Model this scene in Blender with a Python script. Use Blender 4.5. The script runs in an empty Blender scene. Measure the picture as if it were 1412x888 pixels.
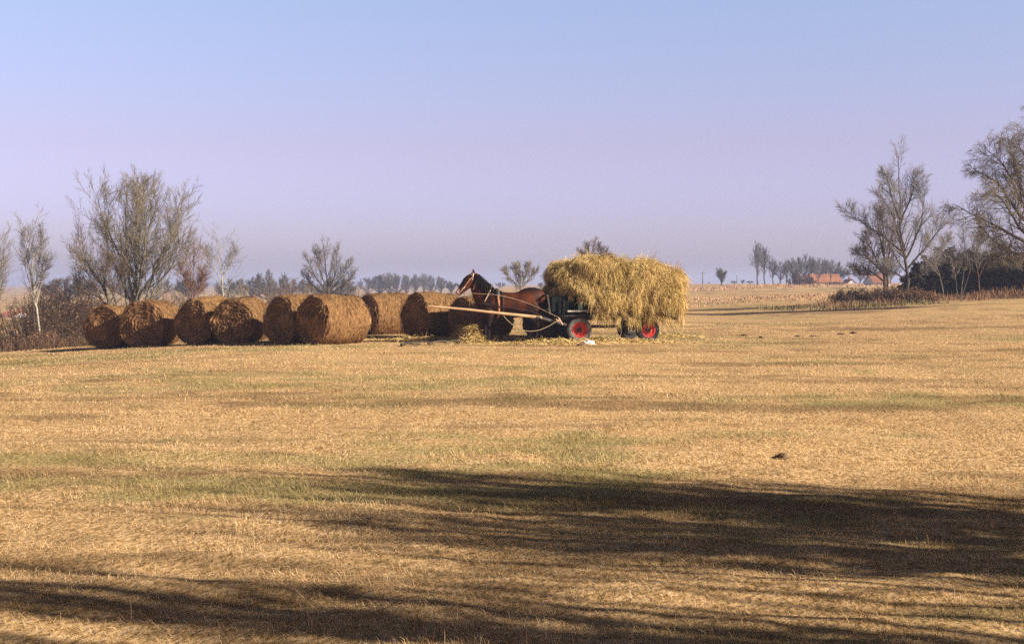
import bpy, bmesh, math, random
import numpy as np
from mathutils import Vector, Matrix

random.seed(7)
SC = bpy.context.scene
COL = SC.collection
PI = math.pi

# ------------------------------------------------------------------ camera geometry
F = 1961.0                 # focal length in photo pixels (50 mm on 36 mm film)
CX, CYC, HOR = 706.0, 444.0, 391.0
CAMZ = 1.75
TH = math.atan((CYC - HOR) / F)

def at(px, py, d):
    c = (px - CX) / F; u = (CYC - py) / F
    dy = math.cos(TH) + u * math.sin(TH); dz = -math.sin(TH) + u * math.cos(TH)
    return np.array([c / dy * d, d, CAMZ + dz / dy * d])

# ------------------------------------------------------------------ numpy noise
def _hash(ix, iy, iz, seed):
    n = (ix * 374761393 + iy * 668265263 + iz * 1274126177 + seed * 974711) & 0xFFFFFFFF
    n = ((n ^ (n >> 13)) * 1274126177) & 0xFFFFFFFF
    n = n ^ (n >> 16)
    return (n & 0xFFFF) / 65535.0

def vnoise(x, y, z=None, seed=0):
    x = np.asarray(x, float); y = np.asarray(y, float)
    z = np.zeros_like(x) if z is None else np.asarray(z, float)
    ix, iy, iz = np.floor(x).astype(np.int64), np.floor(y).astype(np.int64), np.floor(z).astype(np.int64)
    fx, fy, fz = x - ix, y - iy, z - iz
    fx, fy, fz = [f * f * (3 - 2 * f) for f in (fx, fy, fz)]
    r = 0
    for a in (0, 1):
        for b in (0, 1):
            for c in (0, 1):
                w = (fx if a else 1 - fx) * (fy if b else 1 - fy) * (fz if c else 1 - fz)
                r = r + w * _hash(ix + a, iy + b, iz + c, seed)
    return r * 2 - 1

def fbm(x, y, z=None, seed=0, octs=4):
    r = 0; a = 0.5; f = 1.0
    for o in range(octs):
        r = r + a * vnoise(np.asarray(x) * f, np.asarray(y) * f, None if z is None else np.asarray(z) * f, seed + o * 17)
        a *= 0.5; f *= 2.03
    return r

def sstep(a, b, x):
    t = np.clip((np.asarray(x, float) - a) / (b - a), 0, 1)
    return t * t * (3 - 2 * t)

# ------------------------------------------------------------------ terrain height
def H(x, y):
    x = np.asarray(x, float); y = np.asarray(y, float)
    k = np.logaddexp(0, (-x - 7) * 1.2) / 1.2
    z = -0.065 * np.minimum(k, 22) * sstep(12, 44, y)
    edge = 51.5 + 0.22 * np.maximum(x + 18, 0) + 0.6 * vnoise(x * 0.3, y * 0 + 3.1)
    z = z - 1.3 * sstep(0, 10, y - edge) * sstep(-6, -13, x)
    rise = 0.056 * np.minimum(np.logaddexp(0, (x - 12) * 0.8) / 0.8, 24) * sstep(38, 86, y) * (1 - 0.55 * sstep(100, 160, y))
    z = z + rise
    z = z + 0.9 * sstep(30, 60, x) * sstep(170, 270, y)
    near = 1 - sstep(70, 160, y)
    z = z + near * (0.035 * fbm(x * 0.45, y * 0.75, seed=5, octs=3) + 0.026 * vnoise(x * 0.6, y * 2.2, seed=9))
    z = z + (1 - sstep(14, 40, np.hypot(x, y))) * 0.030 * fbm(x * 2.4, y * 3.6, seed=15, octs=3)
    return z

def Hf(x, y):
    return float(H(np.array([x]), np.array([y]))[0])

def patch(x, y):
    """where the turf is greener / where it is thin and brown (0..1 each)"""
    g = fbm(x * 0.16, y * 0.33, seed=31, octs=4) + 0.35 * vnoise(x * 1.3, y * 2.0, seed=33)
    g = sstep(0.12, 0.55, g)
    b = fbm(x * 0.22, y * 0.7, seed=41, octs=4) + 0.28 * vnoise(x * 1.7, y * 3.3, seed=44) + 0.22 * vnoise(x * 0.4, y * 1.7, seed=47)
    b = b + 0.36 * vnoise(x * 0.045 + 9, y * 1.15 + 0.03 * x, seed=48)
    b = sstep(0.08, 0.55, b)
    return g, b

# ------------------------------------------------------------------ mesh helpers
def mesh_np(name, V, Fc, attrs=None, smooth=False):
    V = np.asarray(V, np.float32).reshape(-1, 3); Fc = np.asarray(Fc, np.int32)
    me = bpy.data.meshes.new(name)
    me.vertices.add(len(V)); me.vertices.foreach_set('co', V.ravel())
    k = Fc.shape[1]
    me.loops.add(Fc.size); me.loops.foreach_set('vertex_index', Fc.ravel())
    me.polygons.add(len(Fc)); me.polygons.foreach_set('loop_start', np.arange(0, Fc.size, k, dtype=np.int32))
    if smooth:
        me.polygons.foreach_set('use_smooth', np.ones(len(Fc), dtype=bool))
    me.update(calc_edges=True)
    for an, av in (attrs or {}).items():
        a = me.attributes.new(an, 'FLOAT', 'POINT'); a.data.foreach_set('value', np.asarray(av, np.float32).ravel())
    return me

def link(name, me, m=None, parent=None, loc=None):
    o = bpy.data.objects.new(name, me); COL.objects.link(o)
    if m is not None: me.materials.append(m)
    if parent is not None: o.parent = parent
    if loc is not None: o.location = loc
    return o

def tag(o, label=None, cat=None, group=None, kind=None):
    if label: o['label'] = label
    if cat: o['category'] = cat
    if group: o['group'] = group
    if kind: o['kind'] = kind
    return o

def empty(name, loc, rz=0.0):
    o = bpy.data.objects.new(name, None); COL.objects.link(o)
    o.location = loc; o.rotation_euler = (0, 0, rz); o.empty_display_size = 0.2
    return o

def copy_tree(o, parent=None):
    c = o.copy(); COL.objects.link(c)
    if parent is not None: c.parent = parent
    for ch in list(o.children): copy_tree(ch, c)
    return c

def join(parts):
    """parts: list of (V, F) with the same face size"""
    Vs, Fs, n = [], [], 0
    for V, Fc in parts:
        V = np.asarray(V, float).reshape(-1, 3); Vs.append(V); Fs.append(np.asarray(Fc) + n); n += len(V)
    return np.concatenate(Vs), np.concatenate(Fs)

def norm(v):
    return v / np.maximum(np.linalg.norm(v, axis=-1, keepdims=True), 1e-9)

def tubes(P, R, sides=5):
    """P (N,S,3), R (N,S) -> V, F quads"""
    N, S, _ = P.shape
    T = np.empty_like(P); T[:, 1:-1] = P[:, 2:] - P[:, :-2]; T[:, 0] = P[:, 1] - P[:, 0]; T[:, -1] = P[:, -1] - P[:, -2]
    T = norm(T)
    D = norm(P[:, -1] - P[:, 0])
    ref = np.where(np.abs(D[:, 2:3]) > 0.8, np.array([[1.0, 0, 0]]), np.array([[0, 0, 1.0]]))[:, None, :]
    U = norm(np.cross(T, np.broadcast_to(ref, T.shape))); W = np.cross(T, U)
    a = np.arange(sides) * 2 * PI / sides
    V = P[:, :, None, :] + R[:, :, None, None] * (np.cos(a)[None, None, :, None] * U[:, :, None, :] + np.sin(a)[None, None, :, None] * W[:, :, None, :])
    idx = np.arange(N * S * sides).reshape(N, S, sides)
    q = np.stack([idx[:, :-1, :], np.roll(idx, -1, 2)[:, :-1, :], np.roll(idx, -1, 2)[:, 1:, :], idx[:, 1:, :]], -1)
    return V.reshape(-1, 3), q.reshape(-1, 4)

def ribbons(P, Wd, side):
    """flat strands: P (N,S,3), widths (N,S), side (N,3)"""
    N, S, _ = P.shape
    off = side[:, None, :] * Wd[:, :, None] * 0.5
    V = np.stack([P - off, P + off], 2)
    idx = np.arange(N * S * 2).reshape(N, S, 2)
    q = np.stack([idx[:, :-1, 0], idx[:, :-1, 1], idx[:, 1:, 1], idx[:, 1:, 0]], -1)
    return V.reshape(-1, 3), q.reshape(-1, 4)

def bm_mesh(name, bm, m=None, parent=None, loc=None, smooth=False, bevel=0.0):
    if bevel > 0:
        bmesh.ops.bevel(bm, geom=list(bm.edges), offset=bevel, segments=2, affect='EDGES', profile=0.5)
    me = bpy.data.meshes.new(name); bm.to_mesh(me); bm.free()
    if smooth:
        for p in me.polygons: p.use_smooth = True
    return link(name, me, m, parent, loc)

def add_box(bm, c, s, rot=None):
    M = Matrix.Translation(c) @ (rot.to_4x4() if rot is not None else Matrix.Identity(4)) @ Matrix.Diagonal((s[0], s[1], s[2], 1))
    return bmesh.ops.create_cube(bm, size=1.0, matrix=M)

def add_bar(bm, a, b, w, h):
    a, b = Vector(a), Vector(b); d = b - a
    rot = d.to_track_quat('X', 'Z').to_matrix()
    return add_box(bm, (a + b) / 2, (d.length, w, h), rot)

def path_obj(name, pts, r, m, parent=None, sides=6, loc=None, n=None):
    pts = np.array(pts, float)
    if n: pts = resample(pts, n)
    rr = np.full((1, len(pts)), r) if np.isscalar(r) else np.interp(np.linspace(0, 1, len(pts)), np.linspace(0, 1, len(r)), r)[None]
    V, Q = tubes(pts[None], rr, sides)
    # close both ends with fans of quads folded to the end points
    return link(name, mesh_np(name, V, Q, smooth=True), m, parent, loc)

def resample(pts, n):
    """smooth resample of a polyline (Catmull-Rom)"""
    pts = np.asarray(pts, float); k = len(pts)
    if k == 2:
        t = np.linspace(0, 1, n)[:, None]; return pts[0] * (1 - t) + pts[1] * t
    ext = np.vstack([2 * pts[0] - pts[1], pts, 2 * pts[-1] - pts[-2]])
    out = []
    for u in np.linspace(0, k - 1, n):
        i = min(int(u), k - 2); t = u - i
        p0, p1, p2, p3 = ext[i:i + 4]
        out.append(0.5 * ((2 * p1) + (-p0 + p2) * t + (2 * p0 - 5 * p1 + 4 * p2 - p3) * t * t + (-p0 + 3 * p1 - 3 * p2 + p3) * t ** 3))
    return np.array(out)

# ------------------------------------------------------------------ materials
def new_mat(name, rough=0.9, spec=0.2):
    m = bpy.data.materials.new(name); m.use_nodes = True
    nt = m.node_tree; b = nt.nodes['Principled BSDF']
    b.inputs['Roughness'].default_value = rough
    b.inputs['Specular IOR Level'].default_value = spec
    return m, nt, b

def N(nt, t, **kw):
    n = nt.nodes.new(t)
    for k, v in kw.items(): setattr(n, k, v)
    return n

def ramp(nt, stops):
    r = nt.nodes.new('ShaderNodeValToRGB'); e = r.color_ramp.elements
    while len(e) < len(stops): e.new(0.5)
    for i, (p, c) in enumerate(stops):
        e[i].position = p; e[i].color = (*c, 1)
    return r

def mix(nt, fac, a, b, blend='MIX'):
    n = nt.nodes.new('ShaderNodeMix'); n.data_type = 'RGBA'; n.blend_type = blend
    for s, v in ((n.inputs[0], fac), (n.inputs[6], a), (n.inputs[7], b)):
        if hasattr(v, 'is_linked') or isinstance(v, bpy.types.NodeSocket): nt.links.new(v, s)
        elif isinstance(v, (int, float)): s.default_value = v
        else: s.default_value = (*v, 1)
    return n.outputs[2]

def noise_mat(name, c1, c2, scale=6.0, rough=0.9, spec=0.15, detail=6, bump=0.0, stretch=(1, 1, 1), c3=None, metallic=0.0):
    m, nt, b = new_mat(name, rough, spec)
    tc = N(nt, 'ShaderNodeTexCoord'); mp = N(nt, 'ShaderNodeMapping'); mp.inputs['Scale'].default_value = stretch
    nz = N(nt, 'ShaderNodeTexNoise'); nz.inputs['Scale'].default_value = scale; nz.inputs['Detail'].default_value = detail
    nt.links.new(tc.outputs['Object'], mp.inputs[0]); nt.links.new(mp.outputs[0], nz.inputs['Vector'])
    st = [(0.3, c1), (0.7, c2)] if c3 is None else [(0.25, c1), (0.5, c2), (0.75, c3)]
    r = ramp(nt, st); nt.links.new(nz.outputs['Fac'], r.inputs[0]); nt.links.new(r.outputs[0], b.inputs['Base Color'])
    b.inputs['Metallic'].default_value = metallic
    if bump:
        bp = N(nt, 'ShaderNodeBump'); bp.inputs['Strength'].default_value = bump; bp.inputs['Distance'].default_value = 0.02
        nt.links.new(nz.outputs['Fac'], bp.inputs['Height']); nt.links.new(bp.outputs[0], b.inputs['Normal'])
    return m

def tint_mat(name, stops, rough=0.85, spec=0.15, trans=0.0):
    m, nt, b = new_mat(name, rough, spec)
    a = N(nt, 'ShaderNodeAttribute', attribute_name='tint')
    r = ramp(nt, stops); nt.links.new(a.outputs['Fac'], r.inputs[0])
    nt.links.new(r.outputs[0], b.inputs['Base Color'])
    return m

M = {}
# turf: colour follows the two patch attributes stored on the ground and on every blade
STRAW, STRAW2, GREEN, BROWN = (0.63, 0.43, 0.22), (0.43, 0.275, 0.115), (0.23, 0.21, 0.075), (0.15, 0.09, 0.042)
def turf_mat(name, blades):
    m, nt, b = new_mat(name, 0.95, 0.08)
    g = N(nt, 'ShaderNodeAttribute', attribute_name='green'); br = N(nt, 'ShaderNodeAttribute', attribute_name='brown')
    geo = N(nt, 'ShaderNodeNewGeometry')
    if blades:
        t = N(nt, 'ShaderNodeAttribute', attribute_name='tint'); src = t.outputs['Fac']
    else:
        nz = N(nt, 'ShaderNodeTexNoise'); nz.inputs['Scale'].default_value = 9.0; nz.inputs['Detail'].default_value = 9; nz.inputs['Roughness'].default_value = 0.72
        nt.links.new(geo.outputs['Position'], nz.inputs['Vector']); src = nz.outputs['Fac']
    r = ramp(nt, [(0.30, BROWN), (0.44, STRAW2), (0.56, STRAW), (0.75, (0.72, 0.53, 0.30))] if not blades else
             [(0.0, (0.17, 0.10, 0.04)), (0.28, STRAW2), (0.58, STRAW), (1.0, (0.80, 0.62, 0.37))])
    nt.links.new(src, r.inputs[0])
    # slow drift over tens of metres
    n2 = N(nt, 'ShaderNodeTexNoise'); n2.inputs['Scale'].default_value = 0.05; n2.inputs['Detail'].default_value = 5
    nt.links.new(geo.outputs['Position'], n2.inputs['Vector'])
    r2 = ramp(nt, [(0.35, (0.86, 0.82, 0.80)), (0.65, (1.06, 1.02, 0.98))]); nt.links.new(n2.outputs['Fac'], r2.inputs[0])
    c = mix(nt, 1.0, r.outputs[0], r2.outputs[0], 'MULTIPLY')
    mg = N(nt, 'ShaderNodeMath', operation='MULTIPLY'); mg.inputs[1].default_value = 0.62; nt.links.new(g.outputs['Fac'], mg.inputs[0])
    mb = N(nt, 'ShaderNodeMath', operation='MULTIPLY'); mb.inputs[1].default_value = 0.60; nt.links.new(br.outputs['Fac'], mb.inputs[0])
    c = mix(nt, mg.outputs[0], c, GREEN)
    c = mix(nt, mb.outputs[0], c, BROWN)
    nt.links.new(c, b.inputs['Base Color'])
    if not blades:
        n3 = N(nt, 'ShaderNodeTexNoise'); n3.inputs['Scale'].default_value = 22; n3.inputs['Detail'].default_value = 8
        nt.links.new(geo.outputs['Position'], n3.inputs['Vector'])
        bp = N(nt, 'ShaderNodeBump'); bp.inputs['Strength'].default_value = 0.7; bp.inputs['Distance'].default_value = 0.04
        nt.links.new(n3.outputs['Fac'], bp.inputs['Height']); nt.links.new(bp.outputs[0], b.inputs['Normal'])
    return m
M['turf'] = turf_mat('dry_turf', False)
M['blades'] = turf_mat('dry_blades', True)

def bale_mat():
    m, nt, b = new_mat('rolled_hay', 0.95, 0.08)
    tc = N(nt, 'ShaderNodeTexCoord'); mp = N(nt, 'ShaderNodeMapping'); mp.inputs['Scale'].default_value = (3, 14, 3)
    nt.links.new(tc.outputs['Object'], mp.inputs[0])
    nz = N(nt, 'ShaderNodeTexNoise'); nz.inputs['Scale'].default_value = 2.2; nz.inputs['Detail'].default_value = 10; nz.inputs['Roughness'].default_value = 0.7
    nt.links.new(mp.outputs[0], nz.inputs['Vector'])
    r1 = ramp(nt, [(0.25, (0.055, 0.026, 0.010)), (0.45, (0.175, 0.092, 0.036)), (0.68, (0.36, 0.205, 0.087))]); nt.links.new(nz.outputs['Fac'], r1.inputs[0])
    n2 = N(nt, 'ShaderNodeTexNoise'); n2.inputs['Scale'].default_value = 9; n2.inputs['Detail'].default_value = 9; n2.inputs['Roughness'].default_value = 0.75
    nt.links.new(tc.outputs['Object'], n2.inputs['Vector'])
    r2 = ramp(nt, [(0.28, (0.09, 0.044, 0.021)), (0.5, (0.27, 0.140, 0.064)), (0.7, (0.50, 0.29, 0.135))]); nt.links.new(n2.outputs['Fac'], r2.inputs[0])
    e = N(nt, 'ShaderNodeAttribute', attribute_name='endface')
    c = mix(nt, e.outputs['Fac'], r1.outputs[0], r2.outputs[0])
    sa = N(nt, 'ShaderNodeAttribute', attribute_name='spiral')          # dark and light layers of the roll
    rs = ramp(nt, [(0.0, (0.5, 0.46, 0.44)), (0.55, (0.88, 0.87, 0.86)), (1.0, (1.15, 1.15, 1.1))]); nt.links.new(sa.outputs['Fac'], rs.inputs[0])
    c = mix(nt, 1.0, c, rs.outputs[0], 'MULTIPLY')
    nt.links.new(c, b.inputs['Base Color'])
    bp = N(nt, 'ShaderNodeBump'); bp.inputs['Strength'].default_value = 0.8; bp.inputs['Distance'].default_value = 0.05
    nt.links.new(nz.outputs['Fac'], bp.inputs['Height']); nt.links.new(bp.outputs[0], b.inputs['Normal'])
    return m
M['bale'] = bale_mat()
M['bale_straw'] = tint_mat('bale_straw', [(0.0, (0.05, 0.027, 0.013)), (0.5, (0.19, 0.102, 0.042)), (1.0, (0.42, 0.265, 0.115))])
M['hay'] = tint_mat('loose_hay', [(0.0, (0.17, 0.115, 0.033)), (0.35, (0.45, 0.32, 0.105)), (0.7, (0.66, 0.475, 0.19)), (1.0, (0.76, 0.57, 0.28))])
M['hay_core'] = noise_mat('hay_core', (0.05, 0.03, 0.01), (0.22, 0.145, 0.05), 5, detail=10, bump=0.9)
M['bark_grey'] = noise_mat('bark_grey', (0.10, 0.085, 0.062), (0.26, 0.225, 0.165), 3, bump=0.4)
M['bark_dark'] = noise_mat('bark_dark', (0.045, 0.034, 0.024), (0.11, 0.085, 0.06), 3, bump=0.4)
M['bark_pale'] = noise_mat('bark_pale', (0.22, 0.19, 0.14), (0.45, 0.40, 0.31), 3, bump=0.3)
M['twig_olive'] = noise_mat('twig_olive', (0.15, 0.12, 0.072), (0.27, 0.225, 0.14), 1.1)
M['twig_brown'] = noise_mat('twig_brown', (0.085, 0.06, 0.042), (0.18, 0.13, 0.09), 1.1)
M['twig_red'] = noise_mat('twig_red', (0.16, 0.085, 0.055), (0.28, 0.17, 0.11), 1.1)
M['twig_grey'] = noise_mat('twig_grey', (0.14, 0.125, 0.11), (0.27, 0.245, 0.215), 1.1)
M['twig_scrub'] = noise_mat('twig_scrub', (0.034, 0.022, 0.016), (0.092, 0.060, 0.040), 0.9)
M['twig_far'] = noise_mat('twig_far', (0.085, 0.078, 0.072), (0.175, 0.155, 0.135), 0.5)
M['twig_tan'] = noise_mat('twig_tan', (0.11, 0.068, 0.04), (0.25, 0.165, 0.09), 0.9)
M['leaf_dark'] = tint_mat('dark_leaves', [(0.0, (0.012, 0.012, 0.009)), (0.6, (0.035, 0.030, 0.018)), (1.0, (0.085, 0.058, 0.03))])
M['leaf_rust'] = tint_mat('rusty_leaves', [(0.0, (0.05, 0.03, 0.02)), (0.6, (0.15, 0.08, 0.04)), (1.0, (0.30, 0.16, 0.07))])
M['leaf_catkin'] = tint_mat('budding_twigs', [(0.0, (0.14, 0.115, 0.06)), (0.6, (0.25, 0.20, 0.10)), (1.0, (0.36, 0.25, 0.14))])
M['weed'] = tint_mat('dry_weeds', [(0.0, (0.10, 0.055, 0.03)), (0.5, (0.30, 0.17, 0.085)), (1.0, (0.46, 0.30, 0.16))])
M['weed_brown'] = tint_mat('brown_weeds', [(0.0, (0.03, 0.018, 0.012)), (0.5, (0.095, 0.055, 0.032)), (1.0, (0.20, 0.122, 0.066))])
M['weed_red'] = tint_mat('reddish_weeds', [(0.0, (0.30, 0.165, 0.09)), (0.5, (0.48, 0.30, 0.165)), (1.0, (0.58, 0.41, 0.23))])
M['weed_green'] = tint_mat('greenish_weeds', [(0.0, (0.08, 0.07, 0.03)), (0.5, (0.18, 0.15, 0.06)), (1.0, (0.32, 0.25, 0.11))])
M['soil'] = noise_mat('dark_soil', (0.08, 0.045, 0.025), (0.22, 0.135, 0.075), 14, bump=0.8)
M['wood'] = noise_mat('peeled_pole', (0.30, 0.18, 0.085), (0.58, 0.40, 0.23), 3, stretch=(1, 9, 9), rough=0.7)
M['wood_old'] = noise_mat('weathered_board', (0.03, 0.028, 0.022), (0.09, 0.08, 0.062), 3, stretch=(1, 9, 9), bump=0.3)
M['wood_grey'] = noise_mat('grey_board', (0.28, 0.25, 0.2), (0.5, 0.46, 0.4), 3, stretch=(1, 9, 9), bump=0.3)
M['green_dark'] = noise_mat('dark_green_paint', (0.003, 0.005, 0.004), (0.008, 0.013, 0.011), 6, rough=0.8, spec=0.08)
M['green_paint'] = noise_mat('green_paint', (0.09, 0.24, 0.17), (0.16, 0.36, 0.26), 6, rough=0.5, spec=0.4)
M['red_paint'] = noise_mat('red_paint', (0.40, 0.022, 0.010), (0.66, 0.05, 0.022), 9, rough=0.5, spec=0.4)
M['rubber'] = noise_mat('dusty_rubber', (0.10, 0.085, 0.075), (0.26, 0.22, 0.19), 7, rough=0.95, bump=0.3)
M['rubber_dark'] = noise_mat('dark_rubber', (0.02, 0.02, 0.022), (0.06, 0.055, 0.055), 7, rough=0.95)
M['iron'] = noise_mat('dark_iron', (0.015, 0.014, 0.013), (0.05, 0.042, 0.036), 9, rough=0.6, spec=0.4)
M['leather_pale'] = noise_mat('pale_leather', (0.32, 0.20, 0.12), (0.52, 0.37, 0.25), 8, rough=0.6)
M['leather_tan'] = noise_mat('tan_leather', (0.26, 0.11, 0.045), (0.42, 0.20, 0.09), 8, rough=0.6)
M['rope'] = noise_mat('hemp_rope', (0.24, 0.18, 0.10), (0.42, 0.33, 0.2), 40)
M['mane'] = noise_mat('black_hair', (0.006, 0.005, 0.005), (0.02, 0.014, 0.011), 14, rough=0.85, spec=0.05, stretch=(6, 6, 1))
M['leather_dark'] = noise_mat('dark_leather', (0.02, 0.012, 0.009), (0.06, 0.035, 0.024), 8, rough=0.7)
M['white_cloth'] = noise_mat('white_sacking', (0.70, 0.64, 0.64), (0.84, 0.80, 0.80), 6)
M['wall_white'] = noise_mat('whitewash', (0.62, 0.60, 0.56), (0.8, 0.78, 0.74), 0.6)
M['wall_ochre'] = noise_mat('ochre_plaster', (0.42, 0.25, 0.15), (0.55, 0.34, 0.2), 0.6)
M['roof_red'] = noise_mat('red_tiles', (0.30, 0.09, 0.05), (0.45, 0.16, 0.085), 0.8)
M['roof_orange'] = noise_mat('orange_tiles', (0.30, 0.115, 0.055), (0.44, 0.19, 0.09), 0.5)
M['roof_brown'] = noise_mat('brown_tiles', (0.22, 0.09, 0.055), (0.34, 0.15, 0.09), 0.8)
M['glass'] = noise_mat('dark_window', (0.03, 0.035, 0.04), (0.06, 0.07, 0.08), 1, rough=0.15, spec=0.5)
M['pole_grey'] = noise_mat('grey_pole', (0.12, 0.11, 0.10), (0.2, 0.185, 0.17), 2)

def horse_mat():
    m, nt, b = new_mat('bay_coat', 0.6, 0.10)
    tc = N(nt, 'ShaderNodeTexCoord'); sp = N(nt, 'ShaderNodeSeparateXYZ'); nt.links.new(tc.outputs['Object'], sp.inputs[0])
    nz = N(nt, 'ShaderNodeTexNoise'); nz.inputs['Scale'].default_value = 1.8; nz.inputs['Detail'].default_value = 3
    nt.links.new(tc.outputs['Object'], nz.inputs['Vector'])
    r = ramp(nt, [(0.40, (0.014, 0.004, 0.002)), (0.66, (0.105, 0.026, 0.007))]); nt.links.new(nz.outputs['Fac'], r.inputs[0])
    # black legs and underside, dark topline
    z = N(nt, 'ShaderNodeMapRange'); z.inputs[1].default_value = 1.0; z.inputs[2].default_value = 0.70
    nt.links.new(sp.outputs['Z'], z.inputs[0])
    c = mix(nt, z.outputs[0], r.outputs[0], (0.012, 0.008, 0.007))
    tz = N(nt, 'ShaderNodeMapRange'); tz.inputs[1].default_value = 1.40; tz.inputs[2].default_value = 1.56
    tx = N(nt, 'ShaderNodeMapRange'); tx.inputs[1].default_value = -0.9; tx.inputs[2].default_value = -0.6       # dark topline of the back only
    tm = N(nt, 'ShaderNodeMath', operation='MULTIPLY'); nt.links.new(sp.outputs['Z'], tz.inputs[0]); nt.links.new(sp.outputs['X'], tx.inputs[0])
    nt.links.new(tz.outputs[0], tm.inputs[0]); nt.links.new(tx.outputs[0], tm.inputs[1])
    c = mix(nt, tm.outputs[0], c, (0.012, 0.007, 0.006))
    # pale nose tip: in front of x = -1.46
    x = N(nt, 'ShaderNodeMapRange'); x.inputs[1].default_value = -1.43; x.inputs[2].default_value = -1.51
    nt.links.new(sp.outputs['X'], x.inputs[0])
    c = mix(nt, x.outputs[0], c, (0.42, 0.27, 0.22))
    nt.links.new(c, b.inputs['Base Color'])
    return m
M['horse'] = horse_mat()

# ------------------------------------------------------------------ sky, sun, camera
SUN_EL = math.radians(25)
SUN_AZ = math.radians(21)           # from +X (right) towards -Y (behind the camera)
sdir = Vector((math.cos(SUN_EL) * math.cos(SUN_AZ), -math.cos(SUN_EL) * math.sin(SUN_AZ), math.sin(SUN_EL)))
w = bpy.data.worlds.new('World'); SC.world = w; w.use_nodes = True
nt = w.node_tree; bg = nt.nodes['Background']
sky = nt.nodes.new('ShaderNodeTexSky'); sky.sky_type = 'NISHITA'; sky.sun_disc = False
sky.sun_elevation = SUN_EL
sky.sun_rotation = math.atan2(sdir.x, sdir.y)
sky.air_density = 1.0; sky.dust_density = 1.2; sky.ozone_density = 2.0
# thin lilac film cast of the hazy air: tint depends on height above the horizon only; upper sky darkened on purpose to cut fill and deepen shadows
tc = nt.nodes.new('ShaderNodeTexCoord'); sp = nt.nodes.new('ShaderNodeSeparateXYZ'); nt.links.new(tc.outputs['Generated'], sp.inputs[0])
SKYR = nt.nodes.new('ShaderNodeValToRGB'); nt.links.new(sp.outputs['Z'], SKYR.inputs[0])
e = SKYR.color_ramp.elements
e[0].position = 0.0; e[0].color = (0.82, 0.715, 1.1, 1)
e[1].position = 1.0; e[1].color = (0.04, 0.04, 0.045, 1)
for p_, c_ in ((0.05, (0.80, 0.655, 1.04)), (0.095, (0.885, 0.635, 0.845)), (0.2, (0.98, 0.825, 0.91)), (0.36, (0.085, 0.082, 0.088))):
    k = e.new(p_); k.color = (*c_, 1)
mx = nt.nodes.new('ShaderNodeMix'); mx.data_type = 'RGBA'; mx.blend_type = 'MULTIPLY'; mx.inputs[0].default_value = 1
nt.links.new(sky.outputs[0], mx.inputs[6]); nt.links.new(SKYR.outputs[0], mx.inputs[7])
nt.links.new(mx.outputs[2], bg.inputs[0]); bg.inputs[1].default_value = 0.099

sl = bpy.data.lights.new('sun', 'SUN'); sl.energy = 5.0; sl.angle = math.radians(0.5); sl.color = (1.0, 0.90, 0.77)
so = bpy.data.objects.new('sun', sl); COL.objects.link(so); so.location = (30, -30, 40)
so.rotation_euler = (-sdir).to_track_quat('-Z', 'Y').to_euler()

cd = bpy.data.cameras.new('camera'); cam = bpy.data.objects.new('camera', cd); COL.objects.link(cam)
cd.sensor_width = 36; cd.lens = F / 1412 * 36; cd.clip_start = 0.1; cd.clip_end = 20000
cam.location = (0, 0, CAMZ); cam.rotation_euler = (PI / 2 - TH, 0, 0); SC.camera = cam
SC.view_settings.view_transform = 'Standard'; SC.view_settings.look = 'None'
SC.view_settings.exposure = 1.05; SC.view_settings.gamma = 1.0
SC.cycles.sample_clamp_direct = 6; SC.cycles.sample_clamp_indirect = 3
SC.cycles.use_denoising = False      # keep fine twigs and blades; the photograph is grainy too

# ------------------------------------------------------------------ ground sheet
def build_ground():
    ang = np.unique(np.concatenate([np.linspace(-180, -30, 40), np.linspace(-30, 30, 261), np.linspace(30, 180, 40)]))[:-1]
    ang = np.radians(ang)
    rad = np.concatenate([[0.4, 1.0, 2.0, 3.0], 3.4 * 1.0165 ** np.arange(0, 190), 80 * 1.035 ** np.arange(0, 112)])
    rad = np.unique(np.append(rad[rad < 3000], 3200.0))
    A, R = np.meshgrid(ang, rad)
    x = R * np.sin(A); y = R * np.cos(A); z = H(x, y)
    g, b = patch(x, y)
    nr, na = A.shape
    idx = np.arange(nr * na).reshape(nr, na)
    q = np.stack([idx[:-1], idx[1:], np.roll(idx, -1, 1)[1:], np.roll(idx, -1, 1)[:-1]], -1).reshape(-1, 4)
    V = np.stack([x, y, z], -1).reshape(-1, 3)
    q = q[:, ::-1]
    # middle disc: close with quads to a centre pole
    me = mesh_np('ground', V, q, {'green': g, 'brown': b}, smooth=True)
    o = link('ground', me, M['turf']); tag(o, 'wide mown meadow of dry straw coloured grass', 'ground', kind='structure')
    c = bmesh.new(); c.from_mesh(me); c.verts.ensure_lookup_table()
    c.faces.new([c.verts[i] for i in range(na)][::-1]); c.normal_update()
    if sum(f.normal.z for f in c.faces) < 0: bmesh.ops.reverse_faces(c, faces=list(c.faces))
    c.to_mesh(me); c.free()
build_ground()

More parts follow.
